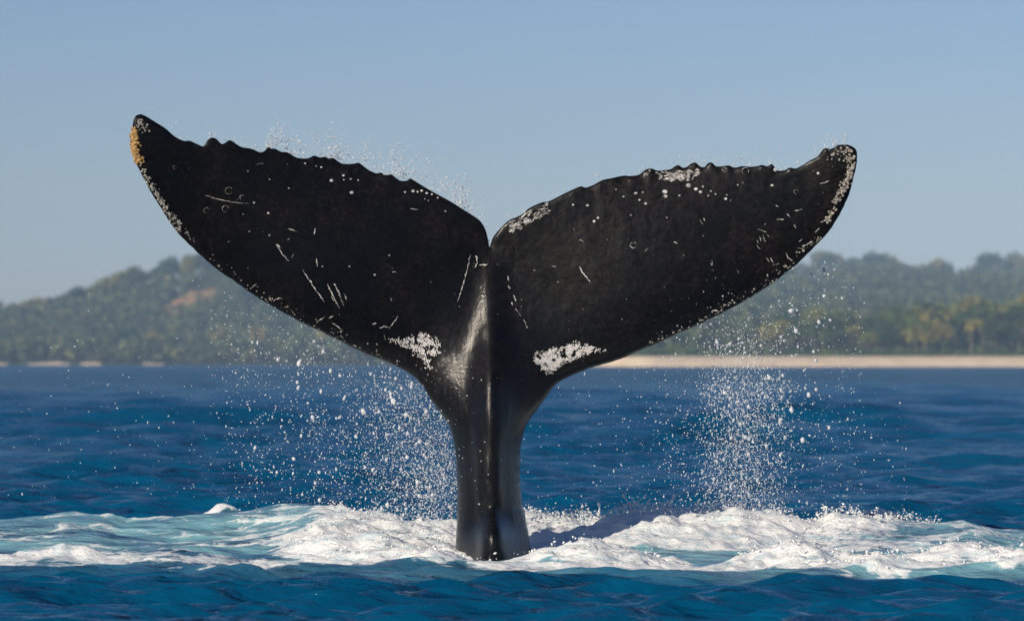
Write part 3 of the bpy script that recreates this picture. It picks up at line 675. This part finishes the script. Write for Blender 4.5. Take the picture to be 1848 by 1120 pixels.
def barnacles(name, path, spread, n, rpx, mat, label, bias=0.0):
    P = resample(path, 3.0); Vb, Fb = [], []; off = 0
    C = P[RNG.integers(len(P), size=n)] + RNG.normal(0, spread, (n, 2)) + np.array([bias, 0])
    C = C[inside(C, POLY)]
    for w0 in front_pt(C, -0.002):
        r = rpx / PXM * RNG.uniform(.5, 1.4); h = r * RNG.uniform(.6, 1.3)
        ax = np.array([RNG.normal(0, .35), -1, RNG.normal(0, .35)]); ax /= np.linalg.norm(ax)
        a = np.cross(ax, [0, 0, 1]); a /= np.linalg.norm(a); b = np.cross(ax, a)
        for rr, hh in ((1.0, 0.0), (.62, 1.0), (.30, .70)):
            for q in range(6):
                t = q * math.pi / 3 + rr; Vb.append(w0 + r * rr * (math.cos(t) * a + math.sin(t) * b) * RNG.uniform(.85, 1.15) + ax * h * hh)
        for lv in (0, 6):
            for q in range(6):
                i0, i1 = off + lv + q, off + lv + (q + 1) % 6; Fb += [(i0, i1, i1 + 6), (i0, i1 + 6, i0 + 6)]
        off += 18
    o = mesh_obj(name, np.array(Vb), np.array(Fb), mat, whale, smooth=False); o['label'] = label; o['kind'] = 'stuff'
barnacles('barnacle_cluster', [(240, 236), (239, 255), (242, 275), (247, 294)], 4.0, 260, 2.4, M_GOLD, 'ochre barnacle crust on the left fluke tip', 2)
barnacles('barnacle_cluster', [(250, 222), (256, 226), (262, 232)], 5.0, 26, 1.9, M_BARN, 'pale barnacles by the left fluke tip')
barnacles('barnacle_cluster', [(250, 300), (262, 322), (280, 352), (300, 384), (322, 414)], 4.0, 90, 1.8, M_BARN, 'barnacles along the left leading edge', 3)
barnacles('barnacle_cluster', [(1536, 275), (1540, 300), (1533, 325), (1524, 350)], 4.0, 115, 2.2, M_BARN, 'pale barnacle crust on the right fluke tip', -4)
barnacles('barnacle_cluster', [(1520, 338), (1512, 352), (1508, 372), (1496, 398)], 3.0, 55, 2.2, M_BARN, 'barnacles down the right leading edge', -2)
barnacles('barnacle_cluster', [(1498, 280), (1515, 272), (1525, 285)], 7.0, 45, 1.8, M_BARN, 'scattered barnacles on the right fluke tip')
barnacles('barnacle_cluster', [(1480, 428), (1440, 465), (1400, 500), (1300, 560), (1180, 618)], 5.0, 120, 1.5, M_BARN, 'barnacle specks along the right leading edge', -4)
barnacles('barnacle_cluster', [(380, 470), (440, 512), (520, 562), (620, 612), (690, 642)], 6.0, 90, 1.3, M_BARN, 'barnacle specks along the left leading edge', 3)

# ------------------------------------------------------------------ spray
def in_tail(px, py): return inside(np.stack([px, py], 1), POLY)
def place(px, py, y):
    P = np.stack([X_of(px, y), y, Z_of(py, y)], 1)
    return P
def spray(name, parts, label, ym=0.2, tiny=(0.0011, 0.0052)):
    PX, PY, YY = [], [], []
    for kind, n, a in parts:
        if kind == 'gauss':
            x0, sx, ya, yb, pw = a; px = RNG.normal(x0, sx, n); py = ya + (yb - ya) * RNG.random(n) ** pw
        elif kind == 'box':
            xa, xb, ya, yb, pwx, pwy = a; px = xa + (xb - xa) * RNG.random(n) ** pwx; py = ya + (yb - ya) * RNG.random(n) ** pwy
        elif kind == 'clump':
            xa, xb, ya, yb, m = a
            cx = RNG.uniform(xa, xb, m); cy = RNG.uniform(ya, yb, m); k = RNG.integers(m, size=n)
            px = cx[k] + RNG.normal(0, 12, n); py = cy[k] + RNG.normal(0, 16, n)
        PX.append(px); PY.append(py); YY.append(RNG.normal(ym, 0.40, n))
    px, py, yy = map(np.concatenate, (PX, PY, YY))
    P = place(px, py, yy)
    z, _ = sea_at(P[:, 0], P[:, 1]); ok = P[:, 2] > z + 0.005
    hit = in_tail(px, py) & (np.abs(yy) < 0.55); ok &= ~hit
    P = P[ok]
    s = tiny[0] + (tiny[1] - tiny[0]) * RNG.random(len(P)) ** 3.0
    st = np.ones((len(P), 3)); k = RNG.random(len(P)) < 0.15; st[k, 2] = RNG.uniform(1.3, 2.6, k.sum()); st[k, 0] = 0.75
    v, f = scatter_blobs(P, s, ICO1, 0.28, stretch=st)
    return tag(mesh_obj(name, v, f, M_DROP), label, 'spray', kind='stuff')
spray('water_spray', [('box', 3600, (400, 830, 560, 935, 0.75, 0.75)), ('gauss', 7500, (768, 60, 640, 935, 0.75)), ('clump', 1600, (560, 830, 620, 900, 60)), ('box', 420, (0, 480, 480, 900, 0.7, 0.7)), ('box', 500, (380, 640, 520, 680, 1, .8))], 'curtain of white droplets falling left of the tail stock')
spray('water_spray', [('gauss', 4000, (1345, 42, 580, 925, 0.75)), ('gauss', 3400, (1330, 62, 520, 925, 0.9)), ('clump', 1900, (1280, 1420, 690, 900, 46)), ('box', 1100, (1260, 1560, 470, 925, 1, 0.9)), ('box', 600, (950, 1290, 640, 925, 0.6, 0.7)), ('clump', 300, (1400, 1540, 480, 660, 40)), ('box', 350, (1300, 1640, 700, 930, 1, .7))], 'dense column of white spray falling right of the tail', -0.2)
# fine spray blown off the trailing edges
def edge_spray():
    PX, PY = [], []
    for k in range(11000):
        i = RNG.integers(len(TE)); p = TE[i]
        if 480 < p[0] < 870: den = 0.35 + 0.65 * max(0, math.sin(p[0] * 0.055)) ** 1.5
        elif 1470 < p[0] < 1535: den = 0.30
        elif 370 < p[0] < 480 or 1240 < p[0] < 1420: den = 0.10
        else: den = 0.04
        if RNG.random() > den: continue
        hgt = abs(RNG.normal(0, 1)) * (23 if 480 < p[0] < 870 else 10)
        PX.append(p[0] + RNG.normal(0, 5) + hgt * .25); PY.append(p[1] - hgt)
    px, py = np.array(PX), np.array(PY)
    ok = ~in_tail(px, py); px, py = px[ok], py[ok]
    q = np.stack([px, py], 1); y = sheet_y(q) + RNG.normal(0.02, .03, len(px))
    P = place(px, py, y)
    v, f = scatter_blobs(P, 0.0016 + 0.0050 * RNG.random(len(P)) ** 2.4, ICO1, 0.3)
    tag(mesh_obj('edge_spray', v, f, M_DROP), 'fine droplets flicked up off the trailing edges of the flukes', 'spray', kind='stuff')
edge_spray()
# larger drops that can be picked out singly
def big_drops(n, pick, label, group):
    made = 0
    C = np.array([pick() for q in range(n * 4)]); C = C[~in_tail(C[:, 0], C[:, 1]) & (C[:, 1] < 925)][:n]
    for px, py in C:
        y = RNG.normal(-0.12, 0.22)
        p = place(np.array([px]), np.array([py]), np.array([y]))
        s = np.array([0.0062 + 0.0062 * RNG.random() ** 2])
        tl = RNG.uniform(1.0, 1.5)
        v, f = scatter_blobs(np.zeros((1, 3)), s, ICO2, 0.26, stretch=np.array([[1, 1, tl]]))
        if RNG.random() < 0.25:
            v2, f2 = scatter_blobs(np.array([[RNG.normal(0, .008), 0, s[0] * 1.3]]), s * 0.7, ICO2, 0.16); f = np.concatenate([f, f2 + len(v)]); v = np.concatenate([v, v2])
        o = mesh_obj('water_drop', v, f, M_DROP); o.location = p[0]
        tag(o, label, 'water drop', group); made += 1
big_drops(70, lambda: (min(830, RNG.normal(735, 55)), RNG.uniform(650, 920)), 'large white water drop falling just left of the tail stock', 'large drops left of the tail stock')
big_drops(30, lambda: (RNG.uniform(440, 660), RNG.uniform(600, 915)), 'lone bigger water drop falling under the left fluke', 'bigger drops under the left fluke')
big_drops(60, lambda: (RNG.normal(1342, 40), RNG.uniform(590, 920)), 'large white water drop inside the spray column on the right', 'large drops in the right spray column')
big_drops(26, lambda: (RNG.uniform(1400, 1545), RNG.uniform(480, 800)), 'lone bigger water drop right of the spray column', 'bigger drops right of the spray column')

# ------------------------------------------------------------------ far shore
def make_ground_mat(name, stops, scale, bump=0.0):
    m, t, b, out = mat_new(name)
    geo = N(t, 'ShaderNodeNewGeometry')
    n = noise(t, scale, 5, 0.6, geo.outputs['Position'])
    c = ramp(t, n.outputs[0], stops); t.links.new(c.outputs[0], b.inputs['Base Color'])
    b.inputs['Roughness'].default_value = 0.9; b.inputs['Specular IOR Level'].default_value = 0.1
    return m
M_SAND = make_ground_mat('beach_sand', [(0.35, (0.66, 0.50, 0.33)), (0.65, (0.86, 0.70, 0.48))], 0.15)
def make_hill_mat():
    m, t, b, out = mat_new('hill_ground')
    geo = N(t, 'ShaderNodeNewGeometry'); a = N(t, 'ShaderNodeAttribute', attribute_name='clearing')
    n = noise(t, 0.05, 5, 0.6, geo.outputs['Position'])
    scrub = ramp(t, n.outputs[0], [(0.3, (0.035, 0.050, 0.018)), (0.7, (0.075, 0.085, 0.030))])
    dry = ramp(t, n.outputs[0], [(0.35, (0.42, 0.21, 0.10)), (0.65, (0.40, 0.30, 0.13))])
    c = mixc(t, a.outputs['Fac'], scrub.outputs[0], dry.outputs[0])
    t.links.new(c, b.inputs['Base Color']); b.inputs['Roughness'].default_value = 0.95; b.inputs['Specular IOR Level'].default_value = 0.1
    return m
M_HILL = make_hill_mat()
def make_leaf(name, c1, c2, c3):
    m, t, b, out = mat_new(name)
    geo = N(t, 'ShaderNodeNewGeometry'); oi = N(t, 'ShaderNodeObjectInfo')
    n = noise(t, 0.11, 3, 0.6, geo.outputs['Position'])
    f = math_n(t, 'ADD', math_n(t, 'MULTIPLY', n.outputs[0], 0.9), math_n(t, 'MULTIPLY', math_n(t, 'SUBTRACT', oi.outputs['Random'], 0.5), 0.75))
    c = ramp(t, f, [(0.28, c1), (0.5, c2), (0.72, c3)])
    t.links.new(c.outputs[0], b.inputs['Base Color']); b.inputs['Roughness'].default_value = 0.6
    tr = N(t, 'ShaderNodeBsdfTranslucent'); t.links.new(c.outputs[0], tr.inputs[0])
    mx = N(t, 'ShaderNodeMixShader'); mx.inputs[0].default_value = 0.35
    t.links.new(b.outputs[0], mx.inputs[1]); t.links.new(tr.outputs[0], mx.inputs[2]); t.links.new(mx.outputs[0], out.inputs[0])
    return m
M_LEAF = make_leaf('shore_foliage', (0.035, 0.080, 0.016), (0.13, 0.17, 0.026), (0.32, 0.27, 0.045))
M_LEAF2 = make_leaf('hill_foliage', (0.035, 0.065, 0.022), (0.13, 0.155, 0.04), (0.42, 0.30, 0.09))
M_BARK = flat_mat('bark', (0.10, 0.075, 0.05), (0.20, 0.16, 0.11), 3, 0.9)

# shoreline: near sand spit on the right, farther wooded shore on the left
def shore_y(x): return 985 + 500 * (1 - sstep(-12, 34, x)) + 0.02 * (x - 60) * 0
RIDGE_PX = [(-1200, 600), (-500, 585), (-200, 565), (0, 552), (60, 546), (150, 534), (230, 506), (300, 492), (380, 478), (450, 470), (600, 466), (900, 462), (1200, 468), (1400, 480), (1480, 480), (1600, 486), (1720, 500), (1780, 486), (1848, 492), (2100, 505), (2600, 530), (3200, 590)]
_rp = np.array(RIDGE_PX, float)
def ridge_Y(x): return 1830 + 380 * sstep(-60, 130, x)
RX = X_of(_rp[:, 0], ridge_Y((_rp[:, 0] - CX) / FPX * 1900)); RH_ = Z_of(_rp[:, 1], ridge_Y(RX)) - 9.0
def land_h(x, y):
    s = shore_y(x); r = ridge_Y(x); h = np.maximum(np.interp(x, RX, RH_), 3)
    t = (y - s)
    beach = (1 - np.exp(-np.clip(t, -6, 60) / 9.0)) * 2.8
    beach = beach * np.where(x > 0, 1.0, 0.45)
    g = sstep(0, 1, np.clip((t - 60) / np.maximum(r - s - 60, 1), 0, 1)) ** 1.1
    flat = np.where(t > 26, np.minimum((t - 26) * 0.012, 3.0), 0)
    back = 1 - 0.8 * sstep(0, 700, y - r)
    und = 3.5 * fbm(x * 0.012, y * 0.006, 3) * np.clip((t - 80) / 150, 0, 1)
    return beach + flat + g * np.maximum(h - 4, 0) * back + und
lx = np.unique(np.concatenate([np.linspace(-900, -330, 30), np.linspace(-330, 330, 170), np.linspace(330, 900, 30)]))
ly = np.unique(np.concatenate([np.linspace(960, 1040, 22), np.linspace(1040, 1470, 40), np.linspace(1470, 1540, 22), np.linspace(1540, 2300, 90), np.linspace(2300, 3200, 20)]))
LX, LY = np.meshgrid(lx, ly); LZ = land_h(LX, LY)
li = np.arange(LX.size).reshape(LX.shape)
LF = np.stack([li[:-1, :-1], li[:-1, 1:], li[1:, 1:], li[1:, :-1]], -1).reshape(-1, 4)
LV = np.stack([LX, LY, LZ], -1).reshape(-1, 3)
tt = (LY - shore_y(LX)).ravel(); fm = tt[LF].mean(1)
fx = LX.ravel()[LF].mean(1); fpx = CX + fx * FPX / (CAM_D + LY.ravel()[LF].mean(1))
sand = (fm < 27) & ((fx > 8) | ((fpx > 42) & (fpx < 118)) | ((fpx > 150) & (fpx < 185)) | ((fpx > -90) & (fpx < 15)) | ((fpx > 262) & (fpx < 290)) | (fm < -4))
def clearing(x, y):
    """dry open slopes among the trees, given by photo column and row of the ground there"""
    z = land_h(x, y); px = CX + x * FPX / (CAM_D + y); py = HY - (z - CAM_H) * FPX / (CAM_D + y)
    w_ = 14 * fbm(x * 0.03, y * 0.02, 3)
    c = np.zeros_like(px)
    for cx, cy, rx, ry, sl_ in ((385, 522, 75, 19, -0.36), (335, 556, 55, 19, -0.25), (500, 520, 60, 18, -.1), (1445, 498, 55, 15, 0.05), (1735, 507, 48, 13, 0), (1560, 488, 30, 5, 0)):
        u = (px - cx) / rx; v = (py + w_ - cy - sl_ * (px - cx)) / ry
        c = np.maximum(c, 1 - sstep(0.75, 1.1, np.sqrt(u * u + v * v)))
    return c
def land_obj(name, sel):
    f = LF[sel]; used, inv = np.unique(f, return_inverse=True)
    return mesh_obj(name, LV[used], inv.reshape(f.shape), M_SAND if name == 'beach' else M_HILL), used
bo, _ = land_obj('beach', sand); tag(bo, kind='structure')
ho, used = land_obj('hill', ~sand); tag(ho, kind='structure')
a = ho.data.attributes.new('clearing', 'FLOAT', 'POINT'); a.data.foreach_set('value', clearing(LV[used, 0], LV[used, 1]).astype(np.float32))

def leaf_cloud(P, size, rng, up=0.35):
    """leaf-clump quads at P, bent like small leafy sprays"""
    n = len(P); nrm = rng.normal(size=(n, 3)); nrm[:, 2] += up; nrm /= np.linalg.norm(nrm, axis=1)[:, None]
    a_ = np.cross(nrm, rng.normal(size=(n, 3))); a_ /= np.linalg.norm(a_, axis=1)[:, None]; b_ = np.cross(nrm, a_)
    s = size * rng.uniform(.6, 1.4, (n, 1))
    v = np.stack([P - a_ * s - b_ * s * .5, P + a_ * s * .3 - b_ * s * .8, P + a_ * s + b_ * s * .4, P - a_ * s * .2 + b_ * s * .8 + nrm * s * .3], 1).reshape(-1, 3)
    f = np.arange(4 * n).reshape(n, 4)
    return v, f
def crown_pts(rng, n, rx, rz, zc, lobes):
    c = rng.normal(size=(lobes, 3)); c /= np.linalg.norm(c, axis=1)[:, None]; c *= np.array([rx, rx, rz]) * 0.62; c[:, 2] = np.abs(c[:, 2]) * 0.9 - rz * 0.25
    k = rng.integers(lobes, size=n); d = rng.normal(size=(n, 3)); d /= np.linalg.norm(d, axis=1)[:, None]
    r = rng.random(n) ** 0.4 * rng.uniform(.42, .62, lobes)[k]
    P = c[k] + d * r[:, None] * np.array([rx, rx, rz]); P[:, 2] += zc
    return P
def broadleaf(seed, h=13.0):
    rng = np.random.default_rng(seed)
    rx = h * rng.uniform(.36, .48); zc = h * .62
    v, f = leaf_cloud(crown_pts(rng, 620, rx, h * .38, zc, 9), 0.55, rng)
    cm = mesh_data('crown', v, f, M_LEAF, smooth=False)
    parts = [tube([(0, 0, -1), (.15, 0, h * .25), (0.1, .1, h * .5), (0, 0, h * .75)], [.36, .28, .2, .08])]
    for k in range(5):
        t = rng.uniform(0, 6.28); parts.append(tube([(.1, 0, h * .35), (rx * .4 * math.cos(t), rx * .4 * math.sin(t), h * .52), (rx * .7 * math.cos(t), rx * .7 * math.sin(t), h * .68)], [.16, .11, .04], 5))
    V_, F_, o_ = [], [], 0
    for a_, b_ in parts: V_.append(a_); F_.append(b_ + o_); o_ += len(a_)
    return cm, mesh_data('trunk', np.concatenate(V_), np.concatenate(F_), M_BARK)
def palm(seed, h=14.0):
    rng = np.random.default_rng(seed)
    lean = rng.uniform(-1.6, 1.6, 2)
    tp = [(lean[0] * t ** 2, lean[1] * t ** 2, -1 + (h * .82 + 1) * t) for t in np.linspace(0, 1, 7)]
    tm = mesh_data('trunk', *tube(tp, np.linspace(.26, .14, 7)), M_BARK)
    top = np.array(tp[-1]); V_, F_ = [], []
    for k in range(26):
        az = rng.uniform(0, 6.283); el = rng.uniform(-.35, 1.25); L = h * rng.uniform(.26, .36)
        d = np.array([math.cos(az), math.sin(az), 0.0]); sd_ = np.array([-math.sin(az), math.cos(az), 0.0])
        pts = []; p = top.copy(); e = el
        for s in range(7):
            pts.append(p.copy()); p = p + L / 6 * (math.cos(e) * d + math.sin(e) * np.array([0, 0, 1])); e -= 0.30
        for s in range(6):                      # leaflets hang from both sides of the rib
            wd = L * .17 * math.sin(math.pi * (s + .8) / 7)
            for sg in (-1, 1):
                o_ = len(V_); q0, q1 = pts[s], pts[s + 1]; hang = np.array([0, 0, -0.55 * wd])
                V_ += [q0, q1, q1 + sg * sd_ * wd + hang + d * wd * .3, q0 + (q1 - q0) * .35 + sg * sd_ * wd + hang]
                F_.append((o_, o_ + 1, o_ + 2, o_ + 3))
    return mesh_data('crown', np.array(V_), np.array(F_), M_LEAF, smooth=False), tm
PALMS = [palm(s) for s in (1, 2, 3, 4)]; BROADS = [broadleaf(s) for s in (11, 12, 13, 14)]
def put_tree(kind, x, y, h, label, group):
    cm, tm = random.choice(PALMS if kind == 'palm' else BROADS)
    base = 14.0 if kind == 'palm' else 13.0
    o = empty('palm_tree' if kind == 'palm' else 'broadleaf_tree', (x, y, float(land_h(np.array(x), np.array(y)))))
    s = h / base; o.scale = (s * random.uniform(.9, 1.15), s * random.uniform(.9, 1.15), s); o.rotation_euler = (0, 0, random.uniform(0, 6.28))
    for nm, me in (('trunk', tm), ('crown', cm)):
        c = bpy.data.objects.new(nm, me); COL.objects.link(c); c.parent = o
    tag(o, label, 'tree', group)
# grove behind the near beach: top line follows the photograph's tree line
GT = np.array([(1375, 590), (1400, 562), (1450, 548), (1490, 552), (1530, 556), (1580, 552), (1640, 537), (1680, 545), (1720, 552), (1760, 530), (1800, 532), (1848, 528), (1960, 530), (2200, 545)], float)
k = 0
for row, (yy, n, hs) in enumerate(((1018, 30, .72), (1034, 34, .92), (1052, 30, 1.0), (1075, 24, 1.02))):
    for i in range(n):
        px = 1385 + (2080 - 1385) * (i + random.uniform(.15, .85)) / n
        y = yy + random.uniform(-7, 7); x = float(X_of(px, y))
        top = np.interp(px, GT[:, 0], GT[:, 1]); g = float(land_h(np.array(x), np.array(y)))
        h = max(5.0, (float(Z_of(top, y)) - g) * hs * random.uniform(.78, 1.08))
        kd = 'palm' if random.random() < .62 else 'broadleaf'
        sec = 'at the spray-veiled left end' if px < 1530 else ('in the middle' if px < 1720 else 'at the right end')
        big = 'tall' if h > 13.5 else ('middling' if h > 10.5 else 'low')
        kn_ = 'feathery palm' if kd == 'palm' else 'bushy broadleaf tree'
        put_tree(kd, x, y, h, f'{big} {kn_} {sec} of the grove behind the pale beach', f'{big} {kn_}s {sec} of the beach grove')
# trees along the farther left shore
for i in range(58):
    px = -160 + 1250 * (i + random.random()) / 58; y = 1512 + random.uniform(0, 34); x = float(X_of(px, y))
    kd = 'palm' if random.random() < .5 else 'broadleaf'
    sec = 'left of the sand patch' if px < 42 else ('between the sand patch and the left fluke' if px < 330 else 'under the left fluke')
    kn_ = 'hazy palm' if kd == 'palm' else 'hazy rounded tree'
    put_tree(kd, x, y, random.uniform(8, 14), f'{kn_} on the far left waterline, {sec}', f'{kn_}s on the far shore {sec}')
# skyline trees
for i, px in enumerate((-40, -5, 30, 48, 66, 78, 104, 122, 140, 168, 186, 205, 222, 240, 262, 285, 300, 312, 345, 366, 384, 400)):
    xr = float(X_of(px, 1830)); y = float(ridge_Y(xr)) + random.uniform(-25, 5); x = float(X_of(px, y))
    put_tree('broadleaf', x, y, random.uniform(10, 17), 'dark rounded tree on the skyline of the left wooded hill', 'skyline trees of the left hill')
for i, px in enumerate((1478, 1492, 1506, 1526, 1540, 1556, 1575, 1600, 1618, 1640, 1662, 1690, 1706, 1762, 1774, 1790, 1815, 1832, 1850, 1880)):
    xr = float(X_of(px, 2200)); y = float(ridge_Y(xr)) + random.uniform(-25, 5); x = float(X_of(px, y))
    put_tree('broadleaf', x, y, random.uniform(10, 18), 'dark tree on the skyline of the hazy right hill', 'skyline trees of the right hill')
# the woods covering the slopes: one mass
def forest():
    n = 9500; x = RNG.uniform(-430, 430, n); s = shore_y(x); r = ridge_Y(x)
    g0 = np.where(x < 15, 4.0, 45.0); y = s + g0 + (r + 10 - s - g0) * RNG.random(n) ** 1.25
    pxx = CX + x * FPX / (CAM_D + y); y = np.where((pxx > 40) & (pxx < 130), np.maximum(y, s + 30), y)
    ok = (RNG.random(n) > 0.95 * clearing(x, y)) | (y > r - 75)
    ok &= (y < r) ; x, y = x[ok], y[ok]
    z = land_h(x, y); m = len(x); h = RNG.uniform(5, 10.5, m); q = 26
    d = RNG.normal(size=(m, q, 3)); d /= np.linalg.norm(d, axis=2)[..., None]; rr = RNG.random((m, q, 1)) ** .4
    P = d * rr * np.stack([h * .50, h * .50, h * .48], 1)[:, None, :]; P[..., 2] += (h * .5)[:, None]
    P = P + np.stack([x, y, z], 1)[:, None, :]
    v, f = leaf_cloud(P.reshape(-1, 3), 1.05, RNG)
    tag(mesh_obj('hill_forest', v, f, M_LEAF2, smooth=False), 'hazy green woodland covering the low hills beyond the sea', 'forest', kind='stuff')
forest()
def scrub():
    n = 900; x = RNG.uniform(20, 175, n); y = shore_y(x) + RNG.uniform(25, 42, n); ok = x > 30; x, y = x[ok], y[ok]; m = len(x)
    q = 16; h = RNG.uniform(1.0, 3.2, m)
    d = RNG.normal(size=(m, q, 3)) * .45
    P = d * h[:, None, None] * .7; P[..., 2] = np.abs(P[..., 2]) + 0.2
    P = P + np.stack([x, y, land_h(x, y)], 1)[:, None, :]
    v, f = leaf_cloud(P.reshape(-1, 3), .4, RNG)
    tag(mesh_obj('beach_scrub', v, f, M_LEAF, smooth=False), 'low green scrub along the top of the pale beach', 'scrub', kind='stuff')
scrub()

# ------------------------------------------------------------------ haze
hm = bpy.data.materials.new('haze_air'); hm.use_nodes = True; ht = hm.node_tree; ht.nodes.remove(ht.nodes['Principled BSDF'])
pv = ht.nodes.new('ShaderNodeVolumePrincipled'); pv.inputs['Color'].default_value = (0.46, 0.68, 1.0, 1)
pv.inputs['Density'].default_value = 0.00018; pv.inputs['Anisotropy'].default_value = -0.28
ht.links.new(pv.outputs[0], ht.nodes['Material Output'].inputs['Volume'])
hv = np.array([(x, y, z) for z in (-6, 95) for y in (-80, 3300) for x in (-2800, 2800)], float)
hf = np.array([(0, 2, 3, 1), (4, 5, 7, 6), (0, 1, 5, 4), (2, 6, 7, 3), (0, 4, 6, 2), (1, 3, 7, 5)])
tag(mesh_obj('haze', hv, hf, hm, smooth=False), 'pale bluish sea haze softening the far shore', 'haze', kind='stuff')
